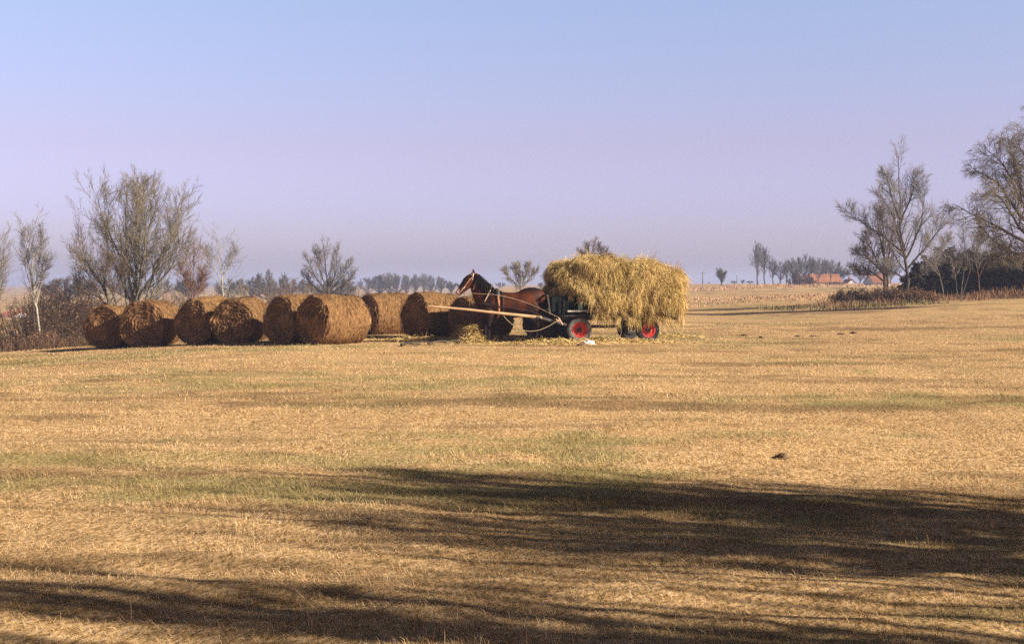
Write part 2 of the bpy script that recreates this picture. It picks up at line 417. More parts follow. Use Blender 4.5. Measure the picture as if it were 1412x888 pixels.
# ------------------------------------------------------------------ grass blades (nobody could count them)
def build_grass():
    rng = np.random.default_rng(3)
    n = 680000
    u = rng.random(n); d0, d1 = 4.3, 64.0
    d = (d0 ** 0.4 + u * (d1 ** 0.4 - d0 ** 0.4)) ** 2.5
    x = (rng.random(n) * 2 - 1) * (0.375 * d + 1.2)
    keep = vnoise(x * 3.2, d * 3.2, seed=70) * 0.5 + vnoise(x * 9, d * 9, seed=71) * 0.35 + rng.normal(0, 0.35, n) > -0.35
    x, d = x[keep], d[keep]; n = len(x)
    z = H(x, d)
    g, b = patch(x, d)
    tuft = 0.75 + 0.45 * vnoise(x * 1.6, d * 1.6, seed=75) + 0.25 * vnoise(x * 6, d * 6, seed=76)
    L = (0.022 + 0.062 * rng.random(n) ** 2) * np.clip(.2 + tuft * .9 + .5 * vnoise(x * 2.7, d * 4.5, seed=83), 0.25, 2.0) * (1 + 0.25 * g) * .85
    longer = rng.random(n) < 0.03; L[longer] *= 1.9
    # lay of the mown grass: mostly lying, a common drift plus scatter
    az = 2.6 + 2.2 * vnoise(x * 0.7, d * 0.7, seed=77) + rng.normal(0, 1.0, n)
    tilt = np.clip(rng.normal(0.88, 0.38, n) - 0.25 * g, 0.05, 1.5)
    D = np.stack([np.cos(az) * np.sin(tilt), np.sin(az) * np.sin(tilt), np.cos(tilt)], -1)
    W = 0.0024 * (np.maximum(d, 6) / 7) ** 0.8 * (0.7 + 0.6 * rng.random(n))
    s = norm(np.stack([rng.normal(0, 1, n), rng.normal(0, 1, n) * 0.6, 0.2 * rng.normal(0, 1, n)], -1))
    B = np.stack([x, d, z - 0.004], -1)
    mid = B + D * (L * 0.55)[:, None]
    tip = B + D * L[:, None] + np.stack([np.cos(az) * 0.2 * L, np.sin(az) * 0.2 * L, -0.22 * L], -1)
    h = (s * W[:, None]) * 0.5
    V = np.stack([B - h, B + h, mid + h * 0.8, mid - h * 0.8, tip - h * 0.15, tip + h * 0.15], 1).reshape(-1, 3)
    i = np.arange(n)[:, None] * 6
    q = np.concatenate([i + np.array([[0, 1, 2, 3]]), i + np.array([[3, 2, 5, 4]])])
    t = np.clip(0.5 + 0.19 * rng.normal(0, 1, n) + 0.16 * vnoise(x * 0.9, d * 1.3, seed=79) + 0.20 * vnoise(x * 3.1, d * 6.0, seed=80), 0, 1)
    rp = lambda a: np.repeat(a, 6)
    me = mesh_np('grass', V, q, {'green': rp(g), 'brown': rp(b), 'tint': rp(t)})
    o = link('grass', me, M['blades']); tag(o, 'short dry grass blades covering the near meadow', 'grass', kind='stuff')
build_grass()

# ------------------------------------------------------------------ round bales
def bale(px, d, hpx, psi, label, seed, L=1.55, lean=0.0, peak=0.0):
    rng = np.random.default_rng(seed)
    D = hpx * d / F
    R = D / 2
    psi = math.radians(psi)
    fx = at(px, HOR, d)[0]
    ax = np.array([math.sin(psi), math.cos(psi)])          # axis, from visible end to far end
    cx, cy = fx + ax[0] * L / 2, d + ax[1] * L / 2
    z0 = min(Hf(cx, cy), Hf(fx, d)) - 0.03
    NS = 112
    a = np.linspace(0, 2 * PI, NS, endpoint=False)
    rows = []
    nf, nb = 30, 26
    for r in np.linspace(0.02, 0.965, nf): rows.append((r, 0, 1.0))
    rows.append((0.99, 0.02, 0.6))
    for k in np.linspace(0.035, 0.965, nb): rows.append((1.0, k, 0.0))
    rows.append((0.99, 0.98, 0.6))
    for r in np.linspace(0.965, 0.02, 14): rows.append((r, 1, 1.0))
    V = np.zeros((len(rows), NS, 3)); E = np.zeros((len(rows), NS)); SPI = np.full((len(rows), NS), .65)
    sp_ph = rng.random() * 6
    for i, (r, k, e) in enumerate(rows):
        ca, sa = np.cos(a), np.sin(a)
        lump = 1 + 0.065 * vnoise(ca * 1.6 + 5, sa * 1.6, np.full(NS, k * 2.4), seed) + 0.02 * vnoise(ca * 6, sa * 6, np.full(NS, k * 9), seed + 3) \
            + 0.012 * vnoise(ca * 14, sa * 14, np.full(NS, k * 26), seed + 5)
        if e == 0.0: lump = lump + 0.010 * math.sin(k * 2 * PI * 11) - 0.05 * abs(k - 0.5) ** 2
        X = r * R * lump * ca; Z = r * R * lump * sa
        up = np.clip(Z / R, 0, 1); Z = Z * (1 + peak * up ** 3); X = X * (1 - peak * 1.6 * up)
        Y = np.full(NS, (k - 0.5) * L)
        if e == 1.0:
            sgn = -1 if k == 0 else 1
            spiral = np.sin(2 * PI * r * R / 0.105 - a + sp_ph + 3.2 * vnoise(ca * 1.9, sa * 1.9, np.full(NS, r * 2.0), seed + 8))
            SPI[i] = np.clip(.5 + .42 * spiral + .5 * vnoise(X * 4, Z * 4, seed=seed + 21), 0, 1)
            Y = Y + sgn * (0.05 * (1 - r * r) + 0.020 * spiral * (0.5 + vnoise(X * 3, Z * 3, seed=seed + 2)) + 0.13 * fbm(X * 3.2, Z * 3.2, seed=seed + 9, octs=5))
        # sag under its own weight
        Z = Z * (1 - 0.03) ; lowm = np.clip(-Z / R, 0, 1)
        X = X * (1 + 0.07 * lowm ** 1.5)
        Z = np.maximum(Z, -R * 0.93 + 0.015 * np.abs(X))
        V[i] = np.stack([X, Y, Z + R * 0.95], -1); E[i] = e
    idx = np.arange(V.shape[0] * NS).reshape(-1, NS)
    q = np.stack([idx[:-1], np.roll(idx, -1, 1)[:-1], np.roll(idx, -1, 1)[1:], idx[1:]], -1).reshape(-1, 4)
    me = mesh_np('hay_bale', V, q, {'endface': E.ravel(), 'spiral': SPI.ravel()}, smooth=True)
    bmx = bmesh.new(); bmx.from_mesh(me); bmx.verts.ensure_lookup_table()
    tot = len(bmx.verts)
    bmx.faces.new([bmx.verts[j] for j in range(NS)]); bmx.faces.new([bmx.verts[j] for j in range(tot - NS, tot)][::-1])
    bmesh.ops.recalc_face_normals(bmx, faces=list(bmx.faces)); bmx.to_mesh(me); bmx.free()
    o = link('hay_bale', me, M['bale'], loc=(cx, cy, z0))
    o.rotation_euler = (0, math.radians(lean), -psi)
    tag(o, label, 'hay bale', 'round hay bales stacked in the field')
    # loose straw standing off the roll
    n = 2600
    on_end = rng.random(n) < 0.34
    aa = rng.random(n) * 2 * PI; kk = rng.random(n)
    rr = np.where(on_end, np.sqrt(rng.random(n)), 1.0)
    ca, sa = np.cos(aa), np.sin(aa)
    rlocal = R * rr * (1 + 0.045 * vnoise(ca * 1.6 + 5, sa * 1.6, np.where(on_end, 0, kk) * 2.4, seed))
    base = np.stack([rlocal * ca, np.where(on_end, -L / 2 - 0.03, (kk - 0.5) * L), rlocal * sa * 0.97], -1)
    lowm = np.clip(-base[:, 2] / R, 0, 1); base[:, 0] *= 1 + 0.07 * lowm ** 1.5
    nrm = np.where(on_end[:, None], np.array([[0, -1.0, 0]]), np.stack([ca, 0 * ca, sa], -1))
    tang = np.stack([-sa, 0 * sa, ca], -1) * np.where(rng.random(n) < 0.5, 1, -1)[:, None]
    dirv = norm(tang + nrm * rng.uniform(0.03, 0.35, n)[:, None] + rng.normal(0, 0.35, (n, 3)) * np.array([1, 1, 1]))
    Ls = rng.uniform(0.06, 0.2, n)
    P = np.stack([base, base + dirv * (Ls * 0.5)[:, None], base + dirv * Ls[:, None] + np.array([0, 0, -1.0]) * (Ls * 0.25)[:, None]], 1)
    P[:, :, 2] = np.maximum(P[:, :, 2], -R * 0.94) + R * 0.95
    Wd = np.stack([np.full(n, .012), np.full(n, .010), np.full(n, .003)], 1)
    side = norm(np.cross(dirv, norm(rng.normal(0, 1, (n, 3)))))
    Vv, Q = ribbons(P, Wd, side)
    t = np.clip(rng.normal(0.5, 0.22, n) + 0.05 * on_end, 0, 1)
    link('loose_straw', mesh_np('loose_straw', Vv, Q, {'tint': np.repeat(t, 6)}), M['bale_straw'], o)
    return o

BALES = [
    (142, 47.5, 62, 14, 0.0, 'leftmost round bale at the end of the row, beside the dry scrub'),
    (196, 46.3, 68, 11, 0.0, 'second round bale from the left with a brown spiral end facing the camera'),
    (265, 45.0, 66, 27, 0.10, 'third round bale from the left with a dark shaded pointed end'),
    (321, 43.9, 66, 13, 0.0, 'fourth round bale from the left with a brown curling spiral end'),
    (385, 42.4, 70, 40, 0.07, 'fifth round bale from the left, dark ended, left of the nearest bale'),
    (431, 41.0, 72.5, 43, 0.0, 'nearest and largest round bale with its whole golden side in the sun'),
    (506, 49.0, 60, 54, 0.0, 'round bale half hidden behind the right side of the nearest bale'),
    (572, 45.6, 66, 48, 0.03, 'round bale with dark end left of the horse head, behind the pole tip'),
    (638, 44.4, 63, 47, 0.0, 'round bale standing behind the head and chest of the horse'),
    (742, 45.8, 68, 48, 0.0, 'round bale behind the horse back, its top showing over the rump'),
]
for i, (px, d_, hp, ps, pk, lb) in enumerate(BALES):
    bale(px, d_, hp, ps, lb, 100 + i * 7, peak=pk)

# ------------------------------------------------------------------ loose hay strands helper
def strands(base, D, L, droop, w, rng, S=4, wave=0.08):
    n = len(base)
    P = np.zeros((n, S, 3)); P[:, 0] = base; d = norm(D)
    for s in range(1, S):
        d = norm(d + np.array([0, 0, -1.0]) * droop[:, None] + rng.normal(0, wave, (n, 3)))
        P[:, s] = P[:, s - 1] + d * (L / (S - 1))[:, None]
    Wd = w[:, None] * np.linspace(1, 0.35, S)[None]
    side = norm(np.cross(norm(D), norm(rng.normal(0, 1, (n, 3)))))
    return ribbons(P, Wd, side), S * 2

# ------------------------------------------------------------------ wagon, hay load and horse share one local frame
WROT = math.radians(18)                         # the wagon's front is turned towards the viewer
DW = 43.4; PX0 = 840.0
MPX = 42.8 / F
WX = at(PX0, HOR, DW)[0]; WZ = Hf(WX, DW)
CW, SW = math.cos(WROT), math.sin(WROT)
def LX(px, ly=0.0): return ((px - PX0) * MPX + SW * ly) / CW    # wagon axis position seen at px for lateral offset ly
def lz(py): return (HOR - py) * MPX + CAMZ - WZ                 # metres above the grass at the wagon
def wl(px, py, d):
    p = at(px, py, d) - np.array([WX, DW, WZ])
    return (p[0] * CW + p[1] * SW, -p[0] * SW + p[1] * CW, p[2])

def lathe(name, prof, m, parent, loc, seg=40, axis='Y', smooth=True):
    """prof: list of (radius, offset along axis); closed loop profile"""
    a = np.linspace(0, 2 * PI, seg, endpoint=False)
    V = np.array([[(r * math.cos(t), o, r * math.sin(t)) for t in a] for r, o in prof])
    idx = np.arange(V.shape[0] * seg).reshape(-1, seg); nx = np.roll(idx, -1, 0)
    q = np.stack([idx, np.roll(idx, -1, 1), np.roll(nx, -1, 1), nx], -1).reshape(-1, 4)
    me = mesh_np(name, V, q)
    b = bmesh.new(); b.from_mesh(me); bmesh.ops.recalc_face_normals(b, faces=list(b.faces)); b.to_mesh(me); b.free()
    if smooth:
        for p in me.polygons: p.use_smooth = True
    return link(name, me, m, parent, loc)

def wheel(parent, x, y, r, wd, out, tyre_m):
    """out = -1: outer face towards the camera"""
    root = empty('wheel', (x, y, r)); root.parent = parent
    ri = r * 0.62; h = wd / 2
    lathe('tyre', [(ri, -h * 0.8), (ri * 1.12, -h), (r * 0.9, -h), (r * 0.98, -h * 0.72), (r, -h * 0.3), (r, h * 0.3), (r * 0.98, h * 0.72), (r * 0.9, h), (ri * 1.12, h), (ri, h * 0.8)], tyre_m, root, (0, 0, 0))
    o = out
    lathe('rim', [(0.05, o * h * 0.35), (ri * 0.55, o * h * 0.35), (ri * 0.72, o * h * 0.15), (ri * 0.86, o * h * 0.62), (ri * 0.99, o * h * 0.84), (ri * 0.995, -o * h * 0.7), (ri * 0.9, -o * h * 0.6), (ri * 0.8, -o * h * 0.1), (0.05, -o * h * 0.05)], M['red_paint'], root, (0, 0, 0))
    lathe('hub', [(0.001, o * h * 0.95), (0.05, o * h * 0.95), (0.062, o * h * 0.8), (0.062, o * h * 0.2), (0.001, o * h * 0.2)], M['iron'], root, (0, 0, 0), seg=18)
    lathe('shaded_wheel_back', [(0.001, -o * h * 0.88), (ri * 1.02, -o * h * 0.86), (ri * 1.0, -o * h * 0.72), (ri * 0.88, -o * h * 0.2), (0.001, -o * h * 0.2)], M['iron'], root, (0, 0, 0), seg=24)  # dark disc added over the wheel's back, in place of the shade there
    for k in range(5):
        t = k * 2 * PI / 5 + 0.4
        b = bmesh.new(); bmesh.ops.create_cone(b, cap_ends=True, segments=6, radius1=0.014, radius2=0.014, depth=0.03,
                                               matrix=Matrix.Translation((ri * 0.42 * math.cos(t), o * (h * 0.35 + 0.01), ri * 0.42 * math.sin(t))) @ Matrix.Rotation(PI / 2, 4, 'X'))
        bm_mesh('wheel_nut', b, M['iron'], root)
    return root

def build_wagon():
    root = empty('hay_wagon', (WX, DW, WZ), WROT)
    tag(root, 'dark green horse wagon on four red wheels with rubber tyres, loaded high with hay', 'wagon')
    x0, x1 = LX(768, -.85), LX(928, -.85); zb = 0.80
    # floor of boards
    b = bmesh.new()
    for k in range(7): add_box(b, ((x0 + x1) / 2, -0.72 + k * 0.24, zb), (x1 - x0, 0.232, 0.045))
    bm_mesh('bed', b, M['wood_old'], root)
    for s in (-1, 1):
        b = bmesh.new(); add_box(b, ((x0 + x1) / 2, s * 0.5, zb - 0.085), (x1 - x0 + 0.2, 0.09, 0.12)); bm_mesh('chassis_beam', b, M['iron'], root, bevel=0.008)
    # low side boards in two planks, with stakes
    for s in (-1, 1):
        b = bmesh.new()
        for j in range(2): add_box(b, ((x0 + x1) / 2, s * 0.865, zb + 0.14 + j * 0.2), (x1 - x0, 0.03, 0.19))
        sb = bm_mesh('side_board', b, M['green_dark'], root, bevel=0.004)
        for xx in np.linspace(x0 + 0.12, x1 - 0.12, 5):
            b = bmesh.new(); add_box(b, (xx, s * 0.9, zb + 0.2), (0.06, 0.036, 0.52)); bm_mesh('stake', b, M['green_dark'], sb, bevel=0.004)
    for xx in (x0 - 0.018, x1 + 0.018):
        b = bmesh.new()
        for j in range(2): add_box(b, (xx, 0, zb + 0.14 + j * 0.2), (0.03, 1.76, 0.19))
        bm_mesh('end_board', b, M['green_dark'], root, bevel=0.004)
    # front box under the hay: dark seat chest with a green panel and a pale rail
    xa, xb = LX(758, -.82), LX(806, -.82)
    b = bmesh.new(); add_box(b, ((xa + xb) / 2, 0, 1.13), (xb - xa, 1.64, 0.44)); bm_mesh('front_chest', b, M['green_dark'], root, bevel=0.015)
    b = bmesh.new(); add_box(b, (LX(797, -.92), -0.925, 1.105), (0.14, 0.03, 0.25)); bm_mesh('green_panel', b, M['green_paint'], root, bevel=0.006)
    b = bmesh.new(); add_bar(b, (LX(779, -.95), -0.95, 0.935), (LX(816, -.95), -0.95, 0.95), 0.05, 0.045); bm_mesh('step_rail', b, M['wood_grey'], root, bevel=0.006)
    # ladder in front of the load
    b = bmesh.new()
    for yy in (-0.78, -0.27, 0.27, 0.78): add_bar(b, (xa - 0.04, yy, 0.84), (xa - 0.12, yy, 1.42), 0.05, 0.05)
    for zz in (1.0, 1.40): add_bar(b, (xa - 0.09 - (zz - 0.84) * 0.12, -0.86, zz), (xa - 0.09 - (zz - 0.84) * 0.12, 0.86, zz), 0.045, 0.055)
    bm_mesh('front_ladder', b, M['wood_old'], root)
    # running gear
    fxw, rxw = LX(796, -.76), LX(892, -.76)
    rf, rr = 17 * MPX, 16.5 * MPX
    for xx, r_ in ((fxw, rf), (rxw, rr)):
        b = bmesh.new(); add_box(b, (xx, 0, r_), (0.1, 1.36, 0.1)); ax = bm_mesh('axle', b, M['iron'], root, bevel=0.01)
        b = bmesh.new(); add_box(b, (xx, 0, (r_ + zb) / 2 - 0.02), (0.2, 1.1, zb - r_ - 0.2)); bm_mesh('bolster', b, M['iron'], ax, bevel=0.01)
    b = bmesh.new(); add_bar(b, (fxw, 0, 0.45), (rxw, 0, 0.45), 0.09, 0.09); bm_mesh('reach_pole', b, M['iron'], root, bevel=0.008)
    gz = lambda x, y: Hf(WX + CW * x - SW * y, DW + SW * x + CW * y) - WZ
    for xx, r_, st in ((fxw, rf, -.22), (rxw, rr, 0)):
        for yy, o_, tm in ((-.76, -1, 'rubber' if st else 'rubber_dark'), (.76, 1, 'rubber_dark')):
            wv = wheel(root, xx, yy, r_, 0.19, o_, M[tm]); wv.rotation_euler.z = st; wv.location.z = gz(xx, yy) + r_ - .012
    # drawbar: pale peeled pole on the near side of the horse, and a swingletree
    path_obj('shaded_pole_end', [(fxw, -0.30, 0.46), wl(772, 446, 42.0), wl(745, 438.6, 41.75), wl(738, 437.6, 41.72)], .05, M['iron'], root, sides=8, n=10)  # dark sleeve added where the wagon's shadow falls on the pole
    path_obj('drawbar', [wl(747, 438.6, 41.76), wl(735, 436.8, 41.7), wl(690, 432, 41.35), wl(640, 426.5, 41.1), wl(590, 422, 40.9)],
             [0.052, 0.050, 0.042, 0.036, 0.022], M['wood'], root, sides=10, n=24)
    path_obj('swingletree', [wl(766, 440, 41.75), wl(770, 443, 42.2), wl(766, 440, 42.7)], [0.025, 0.042, 0.025], M['wood'], root, sides=8, n=9)
    b = bmesh.new(); add_bar(b, wl(770, 438, 41.8), wl(776, 448, 41.9), 0.035, 0.04); bm_mesh('brake_lever', b, M['leather_pale'], root, bevel=0.008)
    return root
wagon = build_wagon()

def build_hay():
    rng = np.random.default_rng(11)
    root = empty('hay_load', (WX, DW, WZ), WROT)
    tag(root, 'shaggy heap of loose greenish gold hay overhanging the sides of the wagon', 'hay')
    # sections along x: px seen at the near side, top py, half width, skirt bottom z
    secs = [(764, 398, 0.45, 1.44), (768, 382, 0.66, 1.42), (775, 370, 0.84, 1.41), (786, 362, 1.0, 1.40), (800, 357, 1.12, 1.34), (811, 355.5, 1.16, 1.0), (819, 355, 1.2, 0.80),
            (840, 355, 1.24, 0.76), (856, 357, 1.25, 0.72), (872, 364, 1.22, 0.70), (886, 366, 1.22, 0.70), (902, 361, 1.27, 0.70), (920, 361, 1.28, 0.70), (933, 366, 1.22, 0.64), (940, 371, 1.14, 0.68), (945, 380, 1.0, 0.80)]
    NT = 60
    xs = np.array([LX(s[0], -s[2]) for s in secs]); xs = np.maximum.accumulate(xs + np.arange(len(xs)) * 1e-4); xi = np.linspace(xs[0], xs[-1], 64)
    top = np.interp(xi, xs, [lz(s[1]) for s in secs]); wdt = np.interp(xi, xs, [s[2] for s in secs]); bot = np.interp(xi, xs, [s[3] for s in secs])
    ring = []
    for X, T, Wd, B in zip(xi, top, wdt, bot):
        t = np.linspace(0, PI, NT)
        c = np.cos(t); s = np.sin(t)
        yy = -np.sign(c) * np.abs(c) ** 0.62 * Wd; zz = B + (T - B) * s ** 0.52
        # inner underside: resting on boards
        w_in = max(Wd - 0.30, 0.3); zi = max(1.37 if X < LX(808, -1.1) else 1.06, B + 0.02)
        u = np.array([(w_in + 0.12, B + 0.01), (w_in + 0.02, zi - 0.02), (w_in * 0.5, zi), (0, zi), (-w_in * 0.5, zi), (-w_in - 0.02, zi - 0.02), (-w_in - 0.12, B + 0.01)])
        P = np.concatenate([np.stack([np.full(NT, X), yy, zz], -1), np.stack([np.full(7, X), u[:, 0], u[:, 1]], -1)])
        ring.append(P)
    Vv = np.array(ring); NR, NC, _ = Vv.shape
    ctr = np.array([LX(850), 0, 1.4])
    x, y, z = Vv[..., 0], Vv[..., 1], Vv[..., 2]
    n1 = fbm(x * 1.3, y * 1.3, z * 1.5, seed=61, octs=4) + .45 * fbm(x * 4, y * 4, z * 4, seed=62, octs=3)
    dirn = norm(Vv - np.array([0, 0, 1.2]) - np.stack([x * 0.75 + ctr[0] * 0.25, 0 * x, 0 * x], -1))
    outer = np.arange(NC) < NT
    Vv = Vv + dirn * (0.42 * n1 - .09)[..., None] * outer[None, :, None]
    idx = np.arange(NR * NC).reshape(NR, NC)
    q = np.stack([idx[:-1], np.roll(idx, -1, 1)[:-1], np.roll(idx, -1, 1)[1:], idx[1:]], -1).reshape(-1, 4)
    me = mesh_np('packed_hay', Vv, q, smooth=True)
    b = bmesh.new(); b.from_mesh(me); b.verts.ensure_lookup_table()
    b.faces.new([b.verts[i] for i in idx[0]]); b.faces.new([b.verts[i] for i in idx[-1]][::-1])
    bmesh.ops.recalc_face_normals(b, faces=list(b.faces)); b.to_mesh(me); b.free()
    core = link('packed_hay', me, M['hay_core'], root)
    # tufts
    O = Vv[:, :NT]
    du = np.gradient(O, axis=0); dv = np.gradient(O, axis=1); nr = norm(np.cross(du, dv))
    flip = np.sign((nr * dirn[:, :NT]).sum(-1, keepdims=True)); nr = nr * flip
    nt_ = 5200
    i = rng.integers(0, NR, nt_); j = rng.integers(0, NT, nt_)
    # front and back ends get tufts too
    e = rng.random(nt_); i = np.where(e < 0.05, 0, np.where(e > 0.93, NR - 1, i))
    base = O[i, j] + rng.normal(0, 0.03, (nt_, 3)); nn = nr[i, j].copy()
    endf = (i == 0) | (i == NR - 1)
    sc = rng.random(nt_) ** 0.5
    base[endf, 1] *= sc[endf]; base[endf, 2] = 1.3 + (base[endf, 2] - 1.3) * sc[endf]
    nn[endf] = norm(nn[endf] + np.where(i[endf] == 0, -1.0, 1.0)[:, None] * np.array([[1.5, 0, 0]]))
    down = np.array([0, 0, -1.0])
    hang = down - nn * (nn @ down)[:, None]
    flow = norm(hang * 0.8 + nn * 0.26 + rng.normal(0, 0.55, (nt_, 3)) * np.array([1, .7, .7]))
    per = 19
    bb = np.repeat(base, per, 0) + rng.normal(0, 0.04, (nt_ * per, 3))
    ff = np.repeat(flow, per, 0) + rng.normal(0, 0.15, (nt_ * per, 3))
    Lt = rng.uniform(0.14, 0.42, nt_); Lt[base[:, 0] < LX(806, -1.0)] *= .55; Lc = np.repeat(Lt, per) * rng.uniform(0.6, 1.2, nt_ * per)
    (V2, Q2), k = strands(bb, ff, Lc, np.full(len(bb), 0.32), np.full(len(bb), 0.0085), rng, wave=.10)
    tt = np.clip(np.repeat(rng.normal(0.52, 0.20, nt_) + .35 * fbm(base[:, 0] * 1.6, base[:, 1] * 1.6, base[:, 2] * 1.6, seed=66) , per) + rng.normal(0, 0.07, nt_ * per), 0, 1)
    link('loose_strands', mesh_np('loose_strands', V2, Q2, {'tint': np.repeat(tt, k)}), M['hay'], root)
    # ragged hanging fringe along the skirt, near and far side
    nfr = 700
    ix = rng.integers(19, NR, nfr); sd = rng.random(nfr) < 0.6
    fb = np.where(sd[:, None], O[ix, 1], O[ix, NT - 2]) + rng.normal(0, 0.05, (nfr, 3)); fb[:, 2] += rng.uniform(0, 0.3, nfr)
    fb[:, 1] += np.where(sd, -0.05, 0.05)
    bb = np.repeat(fb, 16, 0) + rng.normal(0, 0.04, (nfr * 16, 3)) * np.array([1, 0.6, 1])
    ff = np.tile(np.array([[0, 0, -1.0]]), (nfr * 16, 1)) + rng.normal(0, 0.2, (nfr * 16, 3))
    Lc = np.repeat(rng.uniform(0.08, 0.26, nfr), 16) * rng.uniform(0.6, 1.1, nfr * 16)
    (V2, Q2), k = strands(bb, ff, Lc, np.full(len(bb), 0.2), np.full(len(bb), 0.009), rng, wave=.14)
    V2[:, 2] = np.maximum(V2[:, 2], 0.32)
    tt = np.clip(np.repeat(rng.normal(0.52, 0.17, nfr), 16) + rng.normal(0, 0.07, nfr * 16), 0, 1)
    link('hanging_fringe', mesh_np('hanging_fringe', V2, Q2, {'tint': np.repeat(tt, k)}), M['hay'], root)
build_hay()

# ------------------------------------------------------------------ horse
def loft(path, ry, rz, seg=20):
    path = np.array(path, float); n = len(path)
    T = norm(np.gradient(path, axis=0)); side = np.array([0, 1.0, 0])
    a = np.linspace(0, 2 * PI, seg, endpoint=False)
    V = []
    for p, t, y_, z_ in zip(path, T, ry, rz):
        s = side - t * t[1]; s = s / np.linalg.norm(s); up = np.cross(t, s)
        V.append(p + np.outer(np.cos(a) * y_, s) + np.outer(np.sin(a) * z_, up))
    return np.array(V)

HD = 42.15; HROT = math.radians(11)
def build_horse():
    HP = at(702.5, HOR, HD); root = empty('horse', (HP[0], HD, Hf(HP[0], HD)), HROT); root.scale = (1.05, 1.10, 1.01)
    tag(root, 'bay horse with black mane and legs standing in harness before the wagon, facing left', 'horse')
    bm = bmesh.new()
    def put(V):
        n, s, _ = V.shape
        vs = [[bm.verts.new(p) for p in row] for row in V]
        for i in range(n - 1):
            for j in range(s): bm.faces.new((vs[i][j], vs[i][(j + 1) % s], vs[i + 1][(j + 1) % s], vs[i + 1][j]))
        bm.faces.new(vs[0][::-1]); bm.faces.new(vs[-1])
    def dens(path, rs, n):
        path = np.array(path, float); k = len(path); u = np.linspace(0, k - 1, n)
        return resample(path, n), [np.interp(u, np.arange(k), r) for r in rs]
    p, (ry, rz) = dens([(-.98, 0, 1.10), (-.88, 0, 1.10), (-.70, 0, 1.10), (-.45, 0, 1.135), (-.1, 0, 1.085), (.28, 0, 1.10), (.58, 0, 1.21), (.78, 0, 1.235), (.90, 0, 1.19), (.97, 0, 1.14)],
                       [[.06, .20, .265, .29, .325, .33, .315, .275, .19, .06], [.08, .24, .33, .385, .375, .37, .40, .36, .26, .08]], 30); put(loft(p, ry, rz, 24))
    p, (ry, rz) = dens([(-.45, 0, 1.22), (-.68, 0, 1.32), (-.83, 0, 1.52), (-.95, 0, 1.72), (-1.04, 0, 1.86)], [[.2, .19, .125, .098, .085], [.26, .345, .275, .205, .15]], 16); put(loft(p, ry, rz))
    hd = [(-1.0, 0, 1.93), (-1.10, -.02, 1.85), (-1.19, -.045, 1.755), (-1.31, -.075, 1.62), (-1.42, -.10, 1.505), (-1.495, -.115, 1.43), (-1.515, -.12, 1.405)]
    p, (ry, rz) = dens(hd, [[.075, .105, .10, .072, .062, .066, .04], [.09, .16, .178, .135, .10, .088, .05]], 18); put(loft(p, ry, rz))
    for s in (-1, 1):
        p, (ry, rz) = dens([(-1.01, s * .055, 1.98), (-1.02, s * .062, 2.04), (-1.035, s * .06, 2.10), (-1.045, s * .056, 2.15)], [[.035, .04, .028, .008], [.03, .03, .022, .008]], 8); put(loft(p, ry, rz, 10))
        fo = 0.0 if s < 0 else 0.05
        p, (ry, rz) = dens([(-.66, s * .17, 1.10), (-.60, s * .175, .86), (-.61 - fo * .4, s * .17, .68), (-.63 - fo * .7, s * .165, .47), (-.625 - fo * .9, s * .165, .42), (-.62 - fo, s * .16, .18), (-.65 - fo, s * .16, .10), (-.68 - fo, s * .16, .055), (-.69 - fo, s * .16, 0.0)],
                           [[.11, .095, .07, .055, .05, .04, .045, .055, .066], [.17, .135, .085, .062, .052, .044, .05, .066, .08]], 26); put(loft(p, ry, rz, 14))
        ho = 0.0 if s < 0 else -0.15
        p, (ry, rz) = dens([(.66, s * .15, 1.12), (.56, s * .19, .93), (.58 + ho * .3, s * .185, .77), (.74 + ho * .8, s * .17, .56), (.765 + ho, s * .165, .49), (.735 + ho, s * .165, .20), (.70 + ho, s * .165, .11), (.67 + ho, s * .165, .055), (.66 + ho, s * .165, 0.0)],
                           [[.16, .14, .10, .062, .055, .042, .046, .056, .066], [.26, .22, .15, .085, .07, .048, .052, .066, .08]], 28); put(loft(p, ry, rz, 14))
        # eye socket bulge and jaw come from small ellipsoids
        bmesh.ops.create_icosphere(bm, subdivisions=2, radius=.03, matrix=Matrix.Translation((-1.17, -.04 + s * .088, 1.84)))
        bmesh.ops.create_icosphere(bm, subdivisions=2, radius=.02, matrix=Matrix.Translation((-1.51, -.118 + s * .05, 1.45)))
    me = bpy.data.meshes.new('tmp'); bm.to_mesh(me); bm.free()
    tmp = bpy.data.objects.new('tmp', me); COL.objects.link(tmp)
    mo = tmp.modifiers.new('r', 'REMESH'); mo.mode = 'VOXEL'; mo.voxel_size = 0.016
    ms = tmp.modifiers.new('s', 'SMOOTH'); ms.iterations = 5; ms.factor = 0.5
    dg = bpy.context.evaluated_depsgraph_get(); dg.update()
    body_me = bpy.data.meshes.new_from_object(tmp.evaluated_get(dg)); body_me.name = 'body'
    bpy.data.objects.remove(tmp)
    for pl in body_me.polygons: pl.use_smooth = True
    body = link('body', body_me, M['horse'], root)
    for s in (-1, 1):
        b = bmesh.new(); bmesh.ops.create_icosphere(b, subdivisions=2, radius=.021, matrix=Matrix.Translation((-1.18, -.042 + s * .108, 1.84))); bm_mesh('eye', b, M['glass'], body, smooth=True)
    # mane: hanks of hair falling over the near side of the neck, with a forelock
    rng = np.random.default_rng(5); n = 1500
    t = rng.random(n)
    crest = resample([(-1.03, 0, 2.0), (-.92, 0, 1.97), (-.80, 0, 1.88), (-.66, 0, 1.74), (-.50, 0, 1.58)], 40)
    base = crest[(t * 39).astype(int)] + rng.normal(0, .022, (n, 3)); base[:, 2] -= 0.03
    sd = np.where(rng.random(n) < .8, -1.0, 1.0)
